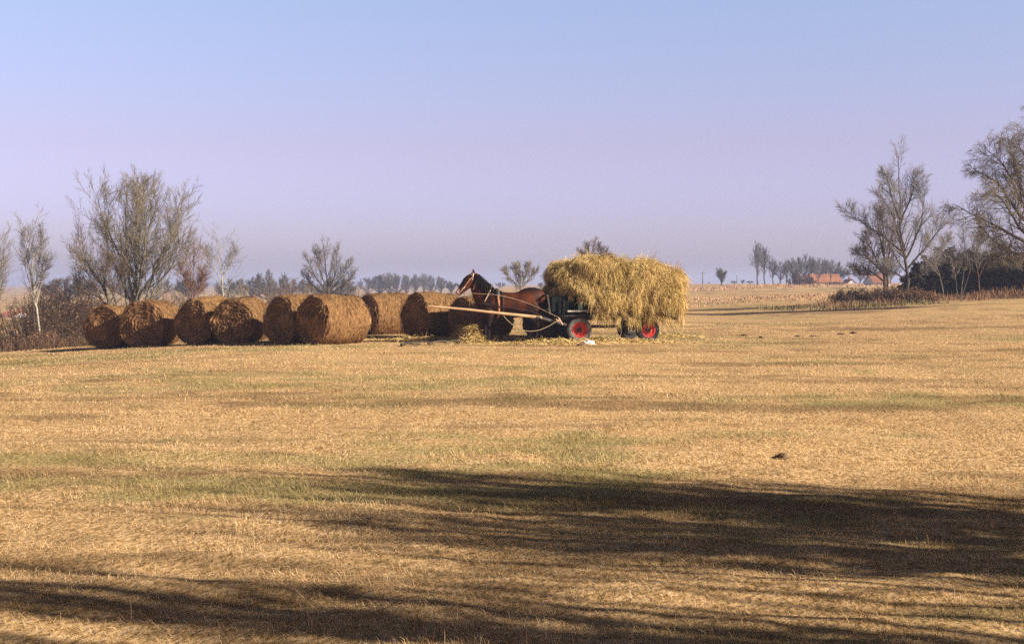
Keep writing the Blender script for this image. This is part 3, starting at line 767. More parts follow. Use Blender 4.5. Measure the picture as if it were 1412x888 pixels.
    D = np.stack([0.25 + rng.normal(0, .12, n), sd * 0.55 + rng.normal(0, .12, n), 0.25 + rng.normal(0, .15, n)], -1)
    (V, Q), k = strands(base, D, rng.uniform(.24, .46, n), np.full(n, .7), np.full(n, .024), rng, S=6, wave=.06)
    link('mane', mesh_np('mane', V, Q), M['mane'], root)
    n = 160; base = np.array([-1.06, -.0, 1.99]) + rng.normal(0, .02, (n, 3))
    (V, Q), k = strands(base, np.array([[-1, -.1, -.2]]) + rng.normal(0, .2, (n, 3)), rng.uniform(.12, .25, n), np.full(n, .5), np.full(n, .014), rng, S=5, wave=.06)
    link('forelock', mesh_np('forelock', V, Q), M['mane'], root)
    n = 420; base = np.array([.985, 0, 1.27]) + rng.normal(0, .022, (n, 3))
    (V, Q), k = strands(base, np.array([[.5, 0, -.25]]) + rng.normal(0, .12, (n, 3)), rng.uniform(.6, .95, n), np.full(n, .8), np.full(n, .02), rng, S=8, wave=.05)
    link('tail', mesh_np('tail', V, Q), M['mane'], root)
    # harness
    def ring(name, c, ry, rz, tilt, r, m, parent=root, n=36, wide=1.0):
        a = np.linspace(0, 2 * PI, n); P = np.stack([np.zeros(n), np.cos(a) * ry, np.sin(a) * rz], -1)
        ct, st = math.cos(tilt), math.sin(tilt)
        P = np.stack([P[:, 0] * ct + P[:, 2] * st, P[:, 1], -P[:, 0] * st + P[:, 2] * ct], -1) + np.array(c)
        tn = norm(np.gradient(P, axis=0)); axs = np.array([ct, 0, -st])
        V_ = np.stack([P - axs * r * wide, P + axs * r * wide], 1)
        # strap with thickness
        outv = norm(P - np.array(c)) * 0.010
        V4 = np.stack([V_[:, 0] - outv, V_[:, 1] - outv, V_[:, 1] + outv, V_[:, 0] + outv], 1)
        idx = np.arange(n * 4).reshape(n, 4)
        q = np.stack([idx[:-1], np.roll(idx, -1, 1)[:-1], np.roll(idx, -1, 1)[1:], idx[1:]], -1).reshape(-1, 4)
        return link(name, mesh_np(name, V4.reshape(-1, 3), q), m, parent)
    br = empty('bridle', (0, 0, 0)); br.parent = root
    ring('crown_strap', (-1.075, -.015, 1.885), .118, .165, math.radians(-40) + .9, .017, M['leather_pale'], br)
    ring('nose_band', (-1.37, -.088, 1.565), .08, .125, math.radians(46), .02, M['leather_pale'], br)
    for s in (-1, 1):
        path_obj('cheek_strap', [(-1.06, -.01 + s * .115, 1.93), (-1.19, -.04 + s * .118, 1.80), (-1.36, -.085 + s * .09, 1.565), (-1.44, -.105 + s * .08, 1.47)], .009, M['leather_pale'], br, n=10)
        path_obj('brow_strap', [(-1.05, -.01 + s * .112, 1.95), (-1.13, -.025 + s * .07, 1.985), (-1.165, -.035, 1.98)], .012, M['leather_pale'], br, n=8)
    ring('neck_strap', (-.985, 0, 1.77), .15, .255, math.radians(-32) + .85, .017, M['leather_pale'])
    ring('collar', (-.70, 0, 1.31), .235, .41, math.radians(28), .016, M['leather_pale'])
    ring('girth', (-.37, 0, 1.13), .318, .408, math.radians(-4), .03, M['leather_tan'])
    ring('belly_band', (-.25, 0, 1.11), .331, .395, math.radians(0), .016, M['leather_dark'])
    for s in (-1, 1):
        path_obj('trace', [(-.78, s * .27, 1.12), (-.37, s * .335, 1.06), (.2, s * .35, .98), (.62, s * .34, .88), (1.2, s * .36, .64)], .014, M['leather_dark'], root, n=16)
        path_obj('breast_strap', [(-1.0, s * .02, 1.12), (-.95, s * .17, 1.14), (-.80, s * .265, 1.14), (-.5, s * .30, 1.12), (-.37, s * .333, 1.10)], .018, M['leather_dark'], root, n=14)
    # saddle pad
    ring('saddle_strap', (-.37, 0, 1.35), .26, .215, math.radians(-4), .055, M['iron'])
    return root
horse = build_horse()

# reins from the bit back to the wagon front, and the slack rope
rb = empty('reins', horse.location, HROT); tag(rb, 'thin pale leather reins running from the horse bit back to the wagon', 'reins')
def hl(px, py, d):
    p = at(px, py, d) - np.array(horse.location); c, s_ = math.cos(HROT), math.sin(HROT)
    return (p[0] * c + p[1] * s_, -p[0] * s_ + p[1] * c, p[2])
for s in (-1, 1):
    path_obj('rein', [(-1.43, -.10 + s * .09, 1.47), (-1.0, -.02 + s * .25, 1.44), (-.37, s * .36, 1.39), (.5, s * .36, 1.15), hl(771, 438, 41.95 + .1 * s)], .007, M['leather_pale'], rb, n=24)
rp = path_obj('slack_rope', [np.array(at(px, py, d)) - np.array([WX, DW, WZ]) for px, py, d in ((692, 432, 41.4), (698, 440, 41.4), (710, 450, 41.45), (724, 456, 41.5), (740, 456, 41.6), (756, 450, 41.7), (769, 442, 41.8))], .011, M['rope'], n=30, loc=(WX, DW, WZ))
tag(rp, 'slack pale rope looping low under the wooden pole behind the horse foreleg', 'rope')

# ------------------------------------------------------------------ small things on the grass
def gpos(px, py):
    """point where the pixel's ray meets the ground"""
    d = np.arange(4.0, 160, 0.02); p1 = at(px, py, 1.0)
    x = p1[0] * d; z = CAMZ + (p1[2] - CAMZ) * d
    k = int(np.argmax(z <= H(x, d)))
    return float(x[k]), float(d[k])

def blob(name, px, py, sx, sy, sz, m, seed, amp=0.3, freq=4.0, label=None, cat=None, group=None):
    x, y = gpos(px, py); b = bmesh.new(); bmesh.ops.create_icosphere(b, subdivisions=4, radius=1)
    co = np.array([v.co for v in b.verts])
    nz = fbm(co[:, 0] * freq * .5 + seed, co[:, 1] * freq * .5, co[:, 2] * freq * .5, seed=seed, octs=4)
    for v, k in zip(b.verts, nz):
        v.co = v.co * (1 + amp * k); v.co.x *= sx; v.co.y *= sy; v.co.z = max(v.co.z * sz, -0.02)
    o = bm_mesh(name, b, m, loc=(x, y, Hf(x, y))); 
    for p in o.data.polygons: p.use_smooth = True
    if label: tag(o, label, cat, group)
    return o
bag = blob('sack', 811, 475, .17, .13, .12, M['white_cloth'], 3, .55, 5, 'crumpled white sack lying on the grass below the red front wheel', 'sack')
blob('soil_clod', 800, 476, .10, .09, .05, M['soil'], 8, .5, 5, 'small dark clod on the grass left of the white sack', 'clod')

MOLE = [(1028, 463, ''), (1050, 466, ''), (1101, 464, ''), (1124, 464, ''), (1160, 461, ''), (1178, 460, ''), (1078, 631, '')]
for i, (px, py, _) in enumerate(MOLE):
    big = py > 600
    blob('molehill', px, py, (.07 if big else random.uniform(.10, .24)), (.08 if big else random.uniform(.10, .2)), (.04 if big else random.uniform(.035, .07)), M['soil'], 20 + i, .5, 6,
         'dark molehill alone in the middle of the near grass' if big else ('dark molehill standing apart far right, before the thicket' if px > 1280 else 'small dark molehill among the scatter right of the wagon'),
         'molehill', None if (big or px > 1280) else 'molehills right of the wagon')
def stick(px, py, px2, py2, r, label, seed):
    rng = np.random.default_rng(seed)
    x, y = gpos(px, py); x2, y2 = gpos(px2, py2)
    P = resample([(0, 0, .05), ((x2 - x) * .35, (y2 - y) * .35 + .05, .09), ((x2 - x) * .7, (y2 - y) * .7 - .04, .06), (x2 - x, y2 - y, .05)], 12)
    P2 = resample([P[6], P[6] + np.array([.25, .15, .05]), P[6] + np.array([.45, .22, .03])], 12)
    V, Q = tubes(np.stack([P, P2]), np.stack([np.linspace(r, r * .5, 12), np.linspace(r * .6, r * .2, 12)]), 6)
    o = link('fallen_branch', mesh_np('fallen_branch', V, Q, smooth=True), M['bark_dark'], loc=(x, y, Hf(x, y)))
    tag(o, label, 'branch')
stick(553, 478, 580, 477, .045, 'short dark branch lying on the grass in front of the gap between bales', 1)
stick(590, 476, 640, 473, .03, 'long thin dark branch on the grass below the horse head', 2)

# hay dropped on the ground round the horse and wagon
def dropped(name, label, ells, n, seed, m, Lr=(.08, .25), kind='stuff', lift=.12):
    rng = np.random.default_rng(seed); B = []
    for (px, py, sx, sy, w_) in ells:
        x, y = gpos(px, py); k = int(n * w_)
        a = np.stack([rng.normal(x, sx, k), rng.normal(y, sy, k)], -1)
        r2 = ((a[:, 0] - x) / sx) ** 2 + ((a[:, 1] - y) / sy) ** 2
        B.append(np.concatenate([a, (H(a[:, 0], a[:, 1]) + lift * np.exp(-r2 * .5) * rng.random(k) + .01)[:, None]], 1))
    B = np.concatenate(B); n = len(B)
    D = np.stack([rng.normal(0, 1, n), rng.normal(0, 1, n), rng.uniform(-.05, .5, n)], -1)
    (V, Q), k = strands(B, D, rng.uniform(*Lr, n), np.full(n, .25), np.full(n, .014), rng, S=4)
    g = H(V[:, 0], V[:, 1]) + .004; V[:, 2] = np.maximum(V[:, 2], g)
    o = link(name, mesh_np(name, V, Q, {'tint': np.repeat(np.clip(rng.normal(.5, .2, n), 0, 1), k)}), m)
    tag(o, label, 'hay', kind=kind)
dropped('scattered_hay', 'loose greenish hay scattered on the ground around the horse and wagon',
        [(655, 465, .55, .6, .22), (640, 463, .7, .5, .16), (700, 468, 1.0, .4, .16), (590, 470, .9, .5, .12), (760, 474, 1.1, .35, .14), (850, 472, 1.2, .4, .12), (925, 466, .5, .4, .08)], 9000, 4, M['hay'], lift=.16)

dropped('hay_heap', 'small heap of dropped hay on the ground beside the horse foreleg', [(651, 472.5, .22, .16, .65), (640, 471.5, .3, .14, .35)], 3400, 14, M['hay'], lift=.55)

# ------------------------------------------------------------------ trees
def spawn(P, R, n, t0, t1, ang, lenr, rr, trop, wander, rng, S=6, taper=0.55, rmin=0.004, lmin=0.0):
    Np, Sp, _ = P.shape
    t = t0 + (t1 - t0) * (np.arange(n)[None] + rng.random((Np, n))) / n
    u = t * (Sp - 1); i0 = np.clip(u.astype(int), 0, Sp - 2); f = (u - i0)[..., None]
    ii = np.arange(Np)[:, None]
    base = P[ii, i0] * (1 - f) + P[ii, i0 + 1] * f
    rad = R[ii, i0] * (1 - f[..., 0]) + R[ii, i0 + 1] * f[..., 0]
    T = norm(P[ii, i0 + 1] - P[ii, i0])
    plen = np.linalg.norm(np.diff(P, axis=1), axis=2).sum(1)[:, None]
    rv = rng.normal(0, 1, T.shape); pr = norm(rv - T * (rv * T).sum(-1, keepdims=True))
    a = ang * rng.uniform(.65, 1.35, t.shape)
    D = np.cos(a)[..., None] * T + np.sin(a)[..., None] * pr
    Ln = np.maximum(plen * lenr * (1 - taper * t) * rng.uniform(.65, 1.25, t.shape), lmin)
    base, D, Ln, rad = base.reshape(-1, 3), D.reshape(-1, 3), Ln.ravel(), rad.ravel()
    C = np.zeros((len(base), S, 3)); C[:, 0] = base; d = D
    for s in range(1, S):
        d = norm(d + np.array([0, 0, 1.0]) * trop + rng.normal(0, wander, d.shape))
        C[:, s] = C[:, s - 1] + d * (Ln / (S - 1))[:, None]
    Rc = np.maximum(rad * rr, rmin)[:, None] * np.linspace(1, .3, S)[None]
    return C, np.maximum(Rc, rmin * .6)

def tree(name, label, cat, px0, d, stems, r0, bark, twig, seed, group=None, n1=12, n2=7, n3=6, ang=(.6, .6, .6), lenr=(.42, .42, .5), trop=(.12, .10, .04),
         wander=.12, t0=.25, rmin=.0062, spread=.5, buds=None, budn=0, z0=None, bud_size=.06, dx=0.0):
    """stems: polylines of photo pixels, turned into metres at the tree's own distance from the viewer"""
    rng = np.random.default_rng(seed)
    x0 = at(px0, HOR, d)[0] + dx; zb = Hf(x0, d) if z0 is None else z0
    root = empty(name, (x0, d, zb)); tag(root, label, cat, group)
    k = d / F; S0 = 12; P = []; R = []
    for s_i, st in enumerate(stems):
        pts = [((p[0] - px0) * k, 0.0, (HOR - p[1]) * k + CAMZ - zb) for p in st]
        if len(st[0]) > 2 or s_i == 0: pts[0] = (pts[0][0], 0, -0.15)
        yo = rng.normal(0, spread) * (0.0 if s_i == 0 else 1.0)
        if z0 is None: pts = [(p[0], p[1], p[2] * .945 if p[2] > 0 else p[2]) for p in pts]
        pl = resample(np.array(pts), S0)
        hh = np.linspace(0, 1, S0)
        pl[:, 1] += yo * hh * max(pl[-1, 2] - pl[0, 2], 1) * .35
        if s_i > 0 and len(st[0]) == 2: pl[0, 1] += 0
        pl[1:] += rng.normal(0, .006, (S0 - 1, 3)) * (pl[-1, 2] - pl[0, 2])
        P.append(pl); f = .8 if s_i == 0 else .46
        R.append(r0 * f * (1 - hh * .90))
    P, R = np.array(P), np.array(R)
    n1, n2, n3 = round(n1 * 1.3), round(n2 * 1.1), round(n3 * 1.0)
    C1, R1 = spawn(P, R, n1, t0, .98, ang[0], lenr[0] * 1.3, .45, trop[0], wander, rng, S=7, rmin=rmin * 1.8)
    C2, R2 = spawn(C1, R1, n2, .12, 1.0, ang[1], lenr[1] * 1.2, .55, trop[1], wander, rng, S=6, rmin=rmin * 1.3, lmin=.35)
    V, Q = join([tubes(P, R, 8), tubes(C1, R1, 5)])
    link('trunk', mesh_np('trunk', V, Q, smooth=True), bark, root)
    parts = [tubes(C2, R2, 3)]
    if n3:
        C3, R3 = spawn(C2, R2, n3, .15, 1.0, ang[2], lenr[2] * 1.3, .7, trop[2], wander, rng, S=4, rmin=rmin, lmin=.25)
        parts.append(tubes(C3, R3, 3))
    V, Q = join(parts)
    link('crown', mesh_np('crown', V, Q), twig, root)
    if buds is not None and budn:
        src = (C3 if n3 else C2); src = src.reshape(-1, 3)
        lf(root, src[rng.integers(0, len(src), budn)], bud_size, buds, rng, 'buds')
    return root

def lf(parent, pts, size, m, rng, name='leaves', jit=.05):
    n = len(pts); pts = pts + rng.normal(0, jit, pts.shape)
    a = norm(rng.normal(0, 1, (n, 3))); b = norm(np.cross(a, rng.normal(0, 1, (n, 3))))
    s = size * rng.uniform(.5, 1.3, n)[:, None]
    V = np.stack([pts - a * s, pts + b * s * .5, pts + a * s, pts - b * s * .5], 1).reshape(-1, 3)
    Q = np.arange(n * 4).reshape(-1, 4)
    t = np.clip(rng.normal(.5, .25, n), 0, 1)
    return link(name, mesh_np(name, V, Q, {'tint': np.repeat(t, 4)}), m, parent)

def shrub(name, label, cat, px, d, w, h, twig, seed, group=None, ns=30, n2=7, n3=5, leaves=None, ln=0, lsize=.07, rmin=.007, lean=.55, x=None, bark=None, up=.10):
    rng = np.random.default_rng(seed)
    x0 = at(px, HOR, d)[0] if x is None else x; zb = Hf(x0, d)
    if h > 50: h = max((HOR - h) * d / F + CAMZ - zb, .5) / .95
    root = empty(name, (x0, d, zb)); tag(root, label, cat, group)
    r = np.sqrt(rng.random(ns)); a = rng.random(ns) * 2 * PI
    B = np.stack([r * np.cos(a) * w * .32, r * np.sin(a) * w * .28, np.full(ns, -.08)], -1)
    D = norm(np.stack([r * np.cos(a) * lean + rng.normal(0, .15, ns), r * np.sin(a) * lean + rng.normal(0, .15, ns), np.ones(ns)], -1))
    L = h * (1.05 - .42 * r ** 2) * rng.uniform(.7, 1.05, ns)
    S = 7; P = np.zeros((ns, S, 3)); P[:, 0] = B; dd = D
    for s in range(1, S):
        dd = norm(dd + np.array([0, 0, .03]) + rng.normal(0, .10, dd.shape)); P[:, s] = P[:, s - 1] + dd * (L / (S - 1))[:, None]
    R = np.full(ns, .012 + .008 * h)[:, None] * np.linspace(1, .3, S)[None]
    C2, R2 = spawn(P, R, n2, .12, 1, .7, .38, .6, up, .16, rng, S=5, rmin=rmin * 1.2)
    V, Q = tubes(P, R, 4)
    link('stems', mesh_np('stems', V, Q), bark or twig, root)
    parts = [tubes(C2, R2, 3)]
    pts = C2.reshape(-1, 3)
    if n3:
        C3, R3 = spawn(C2, R2, n3, .15, 1, .7, .55, .7, .02, .16, rng, S=4, rmin=rmin); parts.append(tubes(C3, R3, 3)); pts = C3.reshape(-1, 3)
    V, Q = join(parts); link('twigs', mesh_np('twigs', V, Q), twig, root)
    if leaves is not None:
        pts = pts[pts[:, 2] > .05]
        lf(root, pts[rng.integers(0, len(pts), ln)], lsize, leaves, rng, 'leaves', jit=.08)
    return root

# -- left group
tree('poplar', 'slim bare poplar cut by the left edge of the field view', 'tree', -6, 66, [[(-6, 486, 0), (-5, 430), (-3, 370), (-2, 332)]], .09, M['bark_grey'], M['twig_olive'], 1,
     n1=20, n2=8, n3=5, ang=(.5, .5, .6), lenr=(.30, .4, .5), trop=(.18, .12, .05))
tree('poplar', 'slim bare poplar with a pale straight trunk left of the big tree', 'tree', 52, 63, [[(53, 484, 0), (51, 440), (47, 400), (44, 350), (40, 302)], [(47, 400), (53, 360), (61, 312)], [(47, 402), (37, 355), (30, 314)], [(48, 420), (56, 385), (64, 350)]], .085, M['bark_pale'], M['twig_grey'], 2,
     n1=10, n2=6, n3=4, ang=(.65, .55, .6), lenr=(.26, .42, .5), trop=(.14, .10, .05), t0=.35)
big = [[(185, 440, 0), (186, 405), (190, 360), (194, 300), (196, 240)],
       [(184, 420, 0), (172, 380), (158, 330), (140, 285), (136, 252)], [(186, 415), (200, 370), (212, 310), (213, 250)], [(187, 418, 0), (206, 385), (226, 340), (244, 300), (250, 275)],
       [(184, 412), (176, 350), (176, 290), (178, 250)], [(188, 410), (196, 350), (204, 290), (204, 245)], [(183, 425, 0), (160, 400), (140, 372), (122, 345)], [(190, 420, 0), (214, 398), (240, 365), (260, 325)],
       [(186, 405), (186, 340), (186, 280), (188, 242)], [(182, 418), (166, 372), (152, 335), (148, 300)], [(190, 410), (216, 360), (232, 318), (232, 285)]]
tree('poplar', 'largest bare tree on the left with many upswept pale stems above the bales', 'tree', 186, 76, big, .17, M['bark_grey'], M['twig_olive'], 3,
     n1=19, n2=7, n3=6, ang=(.75, .6, .6), lenr=(.27, .42, .5), trop=(.15, .10, .04), t0=.2, rmin=.0062)
tree('willow', 'low bare tree leaning left with curved dark limbs, left of the largest tree', 'tree', 150, 72, [[(152, 445, 0), (150, 415), (138, 385), (120, 355), (108, 330)], [(150, 420), (132, 402), (115, 398), (104, 380)], [(149, 412), (146, 380), (150, 350)], [(150, 418), (160, 390), (166, 365)]], .10,
     M['bark_dark'], M['twig_brown'], 4, n1=13, n2=7, n3=5, ang=(.6, .6, .6), lenr=(.34, .42, .5), trop=(.12, .08, .03), t0=.2)
tree('alder', 'thin reddish bare tree just right of the largest tree', 'tree', 266, 78, [[(264, 440, 0), (265, 400), (267, 370), (268, 346)], [(264, 410), (256, 385), (252, 365)], [(264, 412), (276, 392), (280, 372)]], .06, M['twig_red'], M['twig_red'], 5,
     n1=14, n2=7, n3=5, lenr=(.32, .4, .5), trop=(.16, .1, .04), t0=.1)
tree('birch', 'pale thin bare birch with whitish trunk right of the largest tree', 'tree', 306, 92, [[(306, 430, 0), (307, 400), (304, 365), (302, 328)], [(306, 390), (314, 362), (322, 338)], [(306, 385), (294, 360), (284, 340)]], .07, M['bark_pale'], M['twig_grey'], 6,
     n1=11, n2=6, n3=4, lenr=(.34, .42, .5), trop=(.12, .08, .03), t0=.3)
tree('ash_tree', 'round bare tree standing alone behind the middle of the bale row', 'tree', 452, 135, [[(452, 412, 0), (452, 392), (450, 365), (447, 335)], [(453, 400), (462, 370), (464, 338)], [(452, 402), (436, 378), (424, 352)], [(453, 402), (470, 380), (484, 358)], [(452, 400), (440, 365), (436, 340)], [(454, 404), (474, 390), (488, 375)], [(450, 404), (430, 392), (419, 375)]], .16,
     M['bark_dark'], M['twig_grey'], 7, n1=12, n2=7, n3=5, ang=(.55, .6, .6), lenr=(.30, .42, .5), trop=(.12, .08, .03), t0=.2, rmin=.010)
tree('elm', 'small round bare tree showing above the horse back', 'tree', 718, 150, [[(718, 412, 0), (718, 392), (717, 366)], [(718, 398), (704, 382), (696, 372)], [(718, 398), (730, 382), (738, 372)], [(718, 396), (711, 376), (709, 367)], [(719, 396), (725, 376), (728, 366)]], .13, M['bark_grey'], M['twig_olive'], 8,
     n1=12, n2=7, n3=5, lenr=(.34, .42, .5), t0=.15, rmin=.010)
tree('elm', 'bare tree whose crown top pokes above the hay load', 'tree', 819, 140, [[(819, 412, 0), (819, 380), (818, 334)], [(819, 390), (806, 362), (800, 346)], [(819, 390), (832, 362), (838, 346)], [(819, 385), (813, 355), (810, 337)], [(819, 385), (826, 355), (828, 338)]], .14, M['bark_dark'], M['twig_brown'], 9,
     n1=13, n2=7, n3=5, lenr=(.28, .42, .5), t0=.2, rmin=.010)

# scrub along the left field edge
sc = [(2, 56, 1.8, 462, 'twig_tan', 'tan scrub bush at the far left corner of the field edge'), (20, 57, 2.0, 468, 'twig_brown', 'brown scrub bush below the white house with the red roof'),
      (46, 66, 1.5, 412, 'twig_brown', 'dense dark brown bush at the left of the pale poplar trunk'), (74, 68, 2.4, 392, 'twig_olive', 'tall bushy shrub just right of the pale poplar trunk'),
      (84, 61, 2.6, 436, 'twig_tan', 'tan shrub with pale seed heads between poplar and leftmost bale'), (104, 72, 3.0, 402, 'twig_brown', 'tall brown shrub behind the leftmost bale on its left'),
      (114, 58, 2.2, 446, 'twig_tan', 'low tan bush touching the left side of the leftmost bale'), (62, 57, 2.2, 456, 'twig_red', 'low reddish brush in front of the poplar foot'), (-34, 62, 2.6, 420, 'twig_brown', 'brown bush outside the left edge beside the cut off poplar'),
      (86, 75, 3.4, 386, 'twig_olive', 'tall olive shrub behind the scrub between poplar and big tree'), (44, 58, 2.0, 456, 'twig_brown', 'low brown bush left of the poplar foot'), (100, 64, 2.6, 430, 'twig_brown', 'mid brown bush behind the low tan bush by the leftmost bale'), (126, 70, 3.0, 412, 'twig_tan', 'tan shrub behind the leftmost bale'), (82, 72, 3.0, 394, 'twig_brown', 'broad dark brown bush directly behind the pale poplar crown foot'), (98, 76, 4.0, 400, 'twig_brown', 'broad brown bush at the back of the scrub, left of the largest tree')]
for i, (px, d, w_, h_, tw, lb) in enumerate(sc):
    shrub('scrub_bush', lb, 'bush', px, d, w_, h_, M['twig_scrub' if tw != 'twig_red' else tw], 200 + i, 'scrub along the left field edge', ns=44, n2=9, n3=6, leaves=M['weed_brown'] if 'tan' in tw else M['leaf_rust'], ln=1800, lsize=.05, rmin=.0062)
# shrubs low behind the bales
for i, (px, d, w_, h_, tw, lb) in enumerate([(228, 84, 4.0, 400, 'twig_brown', 'low brown shrub under the right side of the largest tree'), (250, 90, 4.0, 392, 'twig_red', 'reddish shrub behind the third bale top'),
                                        (288, 96, 4.2, 393, 'twig_brown', 'brown shrub in front of the pale birch trunk'), (330, 110, 5.0, 392, 'twig_olive', 'olive shrub right of the pale birch'),
                                        (352, 125, 5.0, 390, 'twig_tan', 'tan shrub behind the fourth bale'), (400, 130, 5.5, 388, 'twig_red', 'reddish shrub left of the round tree behind the bales'), (425, 128, 5.0, 390, 'twig_olive', 'olive shrub at the left foot of the round tree'),
                                        (492, 150, 6, 391, 'twig_brown', 'brown shrub right of the round tree behind the bales'), (160, 82, 4, 398, 'twig_tan', 'tan shrub under the left side of the largest tree')]):
    shrub('wild_shrub', lb, 'shrub', px, d, w_, h_, M[tw], 230 + i, 'shrubs behind the bale row', ns=30, n2=7, n3=5, rmin=.010)

# -- far trees: a few grown kinds, then copies of the thing and its parts
def far_proto(seed, stems, twig, rmin, name='field_tree'):
    return tree(name, 'x', 'tree', 0, 400, stems, .28, M['bark_dark'], twig, seed, n1=12, n2=7, n3=5, lenr=(.40, .45, .5), ang=(.6, .6, .6), t0=.2, rmin=rmin, z0=0.0)
b400 = HOR + CAMZ * F / 400
pA = far_proto(301, [[(0, b400, 0), (0, b400 - 12), (0, b400 - 26)], [(0, b400 - 6), (-8, b400 - 16), (-11, b400 - 23)], [(0, b400 - 6), (8, b400 - 16), (11, b400 - 23)]], M['twig_far'], .024)
pB = far_proto(302, [[(0, b400, 0), (1, b400 - 20), (0, b400 - 42)], [(0, b400 - 12), (-4, b400 - 26), (-5, b400 - 38)], [(0, b400 - 14), (5, b400 - 28), (6, b400 - 40)]], M['twig_far'], .022)
pC = far_proto(303, [[(0, b400, 0), (0, b400 - 8), (0, b400 - 19)], [(0, b400 - 4), (-9, b400 - 11), (-13, b400 - 15)], [(0, b400 - 4), (9, b400 - 11), (13, b400 - 15)], [(0, b400 - 4), (-4, b400 - 12), (-6, b400 - 18)], [(0, b400 - 4), (5, b400 - 12), (7, b400 - 18)]], M['twig_far'], .024)
PROT = {'A': (pA, 26 * 400 / F), 'B': (pB, 42 * 400 / F), 'C': (pC, 19 * 400 / F)}
used = set()
def far_tree(kind, px, top, d, label, group, wide=1.0):
    p, h0 = PROT[kind]
    if kind in used: o = copy_tree(p)
    else: o = p; used.add(kind)
    x = at(px, HOR, d)[0]; z = Hf(x, d)
    h = (HOR - top) * d / F + CAMZ - z
    s = h / h0
    o.location = (x, d, z); o.scale = (s * wide, s * wide, s); o.rotation_euler = (0, 0, random.uniform(0, 6.28))
    o['label'] = label; o['category'] = 'tree'
    if group: o['group'] = group
    return o
G1 = 'distant trees on the horizon behind the bales'
for px, top, k, d, w_ in [(508, 385, 'A', 420, 1.0), (524, 381, 'C', 450, 1.3), (536, 379, 'A', 430, 1.1), (548, 380, 'C', 460, 1.2), (560, 383, 'A', 440, 1), (573, 381, 'A', 430, 1.1), (584, 378, 'B', 450, 1.2), (596, 382, 'C', 470, 1.2), (608, 385, 'A', 450, 1.1), (622, 388, 'C', 450, 1.2), (372, 379, 'A', 230, 1.0), (345, 386, 'C', 300, 1.2), (392, 385, 'A', 300, 1.1), (640, 388, 'C', 470, 1.3), (666, 389, 'A', 480, 1.2), (690, 388, 'C', 470, 1.3), (756, 389, 'A', 480, 1.2), (745, 388, 'C', 460, 1.2)]:
    lb = 'hazy grey bare tree in the distant line between the bales and the horse head' if 500 < px < 625 else 'small hazy bare tree low on the horizon behind bales and horse'
    if px == 372: lb = 'small dark bare tree alone between the birch and the round tree'
    far_tree(k, px, top + 3, d, lb, G1 if px != 372 else None, w_)
for k_ in range(9):
    far_tree('CA'[k_ % 2], 85 + k_ * 47 + random.uniform(-12, 12), random.uniform(386, 393), random.uniform(230, 330), 'small hazy bare tree low on the horizon behind bales and horse', G1, random.uniform(1.2, 1.9))
G2 = 'distant trees right of the hay load'
far_tree('A', 1128, 366, 285, 'thin bare tree standing in front of the orange roof', None, .7)
far_tree('B', 1145, 364, 288, 'slim bare tree before the right half of the orange roof', None, .6)
far_tree('C', 995, 374, 300, 'low round bare tree standing alone on the horizon right of the hay load', None, 1.0)
far_tree('B', 1044, 341, 300, 'tallest tree of the distant right hand row, left of a slightly shorter twin', None, .8)
far_tree('B', 1054, 346, 305, 'slightly shorter twin of the tallest tree in the distant right hand row', None, .8)
for px, top, k, d in [(1066, 360, 'B', 320), (1076, 366, 'A', 310), (1084, 362, 'B', 330), (1093, 360, 'B', 300), (1103, 366, 'A', 320), (1111, 358, 'A', 330), (1118, 360, 'B', 335), (1130, 362, 'A', 325), (1139, 361, 'B', 330), (1147, 364, 'A', 335), (1158, 372, 'C', 310), (1186, 370, 'A', 300), (1199, 372, 'C', 310), (1228, 370, 'A', 320), (1260, 374, 'A', 300), (1096, 375, 'C', 270)]:
    far_tree(k, px, top, d, 'bare tree in the distant row around the orange roofed house', G2)
shrub('wild_shrub', 'rusty brown bush at the left end of the orange roofed farmhouse', 'shrub', 1106, 270, 6.5, 378, M['twig_red'], 290, None, ns=44, n2=9, n3=6, rmin=.02, leaves=M['leaf_rust'], ln=2500, lsize=.14)
shrub('wild_shrub', 'brown bush in front of the right end of the orange roofed farmhouse', 'shrub', 1152, 262, 5.0, 387, M['twig_brown'], 291, None, ns=40, n2=9, n3=6, rmin=.02)
for px, top, d in [(960, 391, 520), (978, 390, 540), (1012, 388, 420), (1024, 387, 420), (1034, 388, 400), (946, 391, 560)]:
    far_tree('C', px, top, d, 'tiny hazy bush on the horizon right of the hay load', 'tiny bushes on the horizon', 1.6)

# hedge and weeds strips in the middle distance (too many to count)
def weeds(name, label, x0, x1, y0, y1, n, h, m, seed, w=.03, edge=None):
    rng = np.random.default_rng(seed)
    x = rng.uniform(x0, x1, n); y = rng.uniform(y0, y1, n)
    keep = fbm(x * .25, y * .15, seed=seed, octs=3) + rng.normal(0, .12, n) > -.08
    x, y = x[keep], y[keep]; n = len(x)
    if edge is not None:
        k2 = edge(x, y); x, y = x[k2], y[k2]; n = len(x)
    B = np.stack([x, y, H(x, y) - .02], -1)
    D = np.stack([rng.normal(0, .3, n), rng.normal(0, .3, n), np.ones(n)], -1)
    L = h * rng.uniform(.4, 1.1, n) * (1 + .5 * vnoise(x * .6, y * .3, seed=seed + 1))
    (V, Q), k = strands(B, D, L, np.full(n, .05), np.full(n, w), rng, S=4, wave=.16)
    o = link(name, mesh_np(name, V, Q, {'tint': np.repeat(np.clip(rng.normal(.5, .2, n) + .2 * vnoise(x * .5, y * .2, seed=seed + 2), 0, 1), k)}), m)
    tag(o, label, 'weeds', kind='stuff'); return o
weeds('weeds', 'reddish dry weeds standing in the fallow field right of the hay load', 12, 36, 98, 160, 11000, .17, M['weed_red'], 51, w=.07)
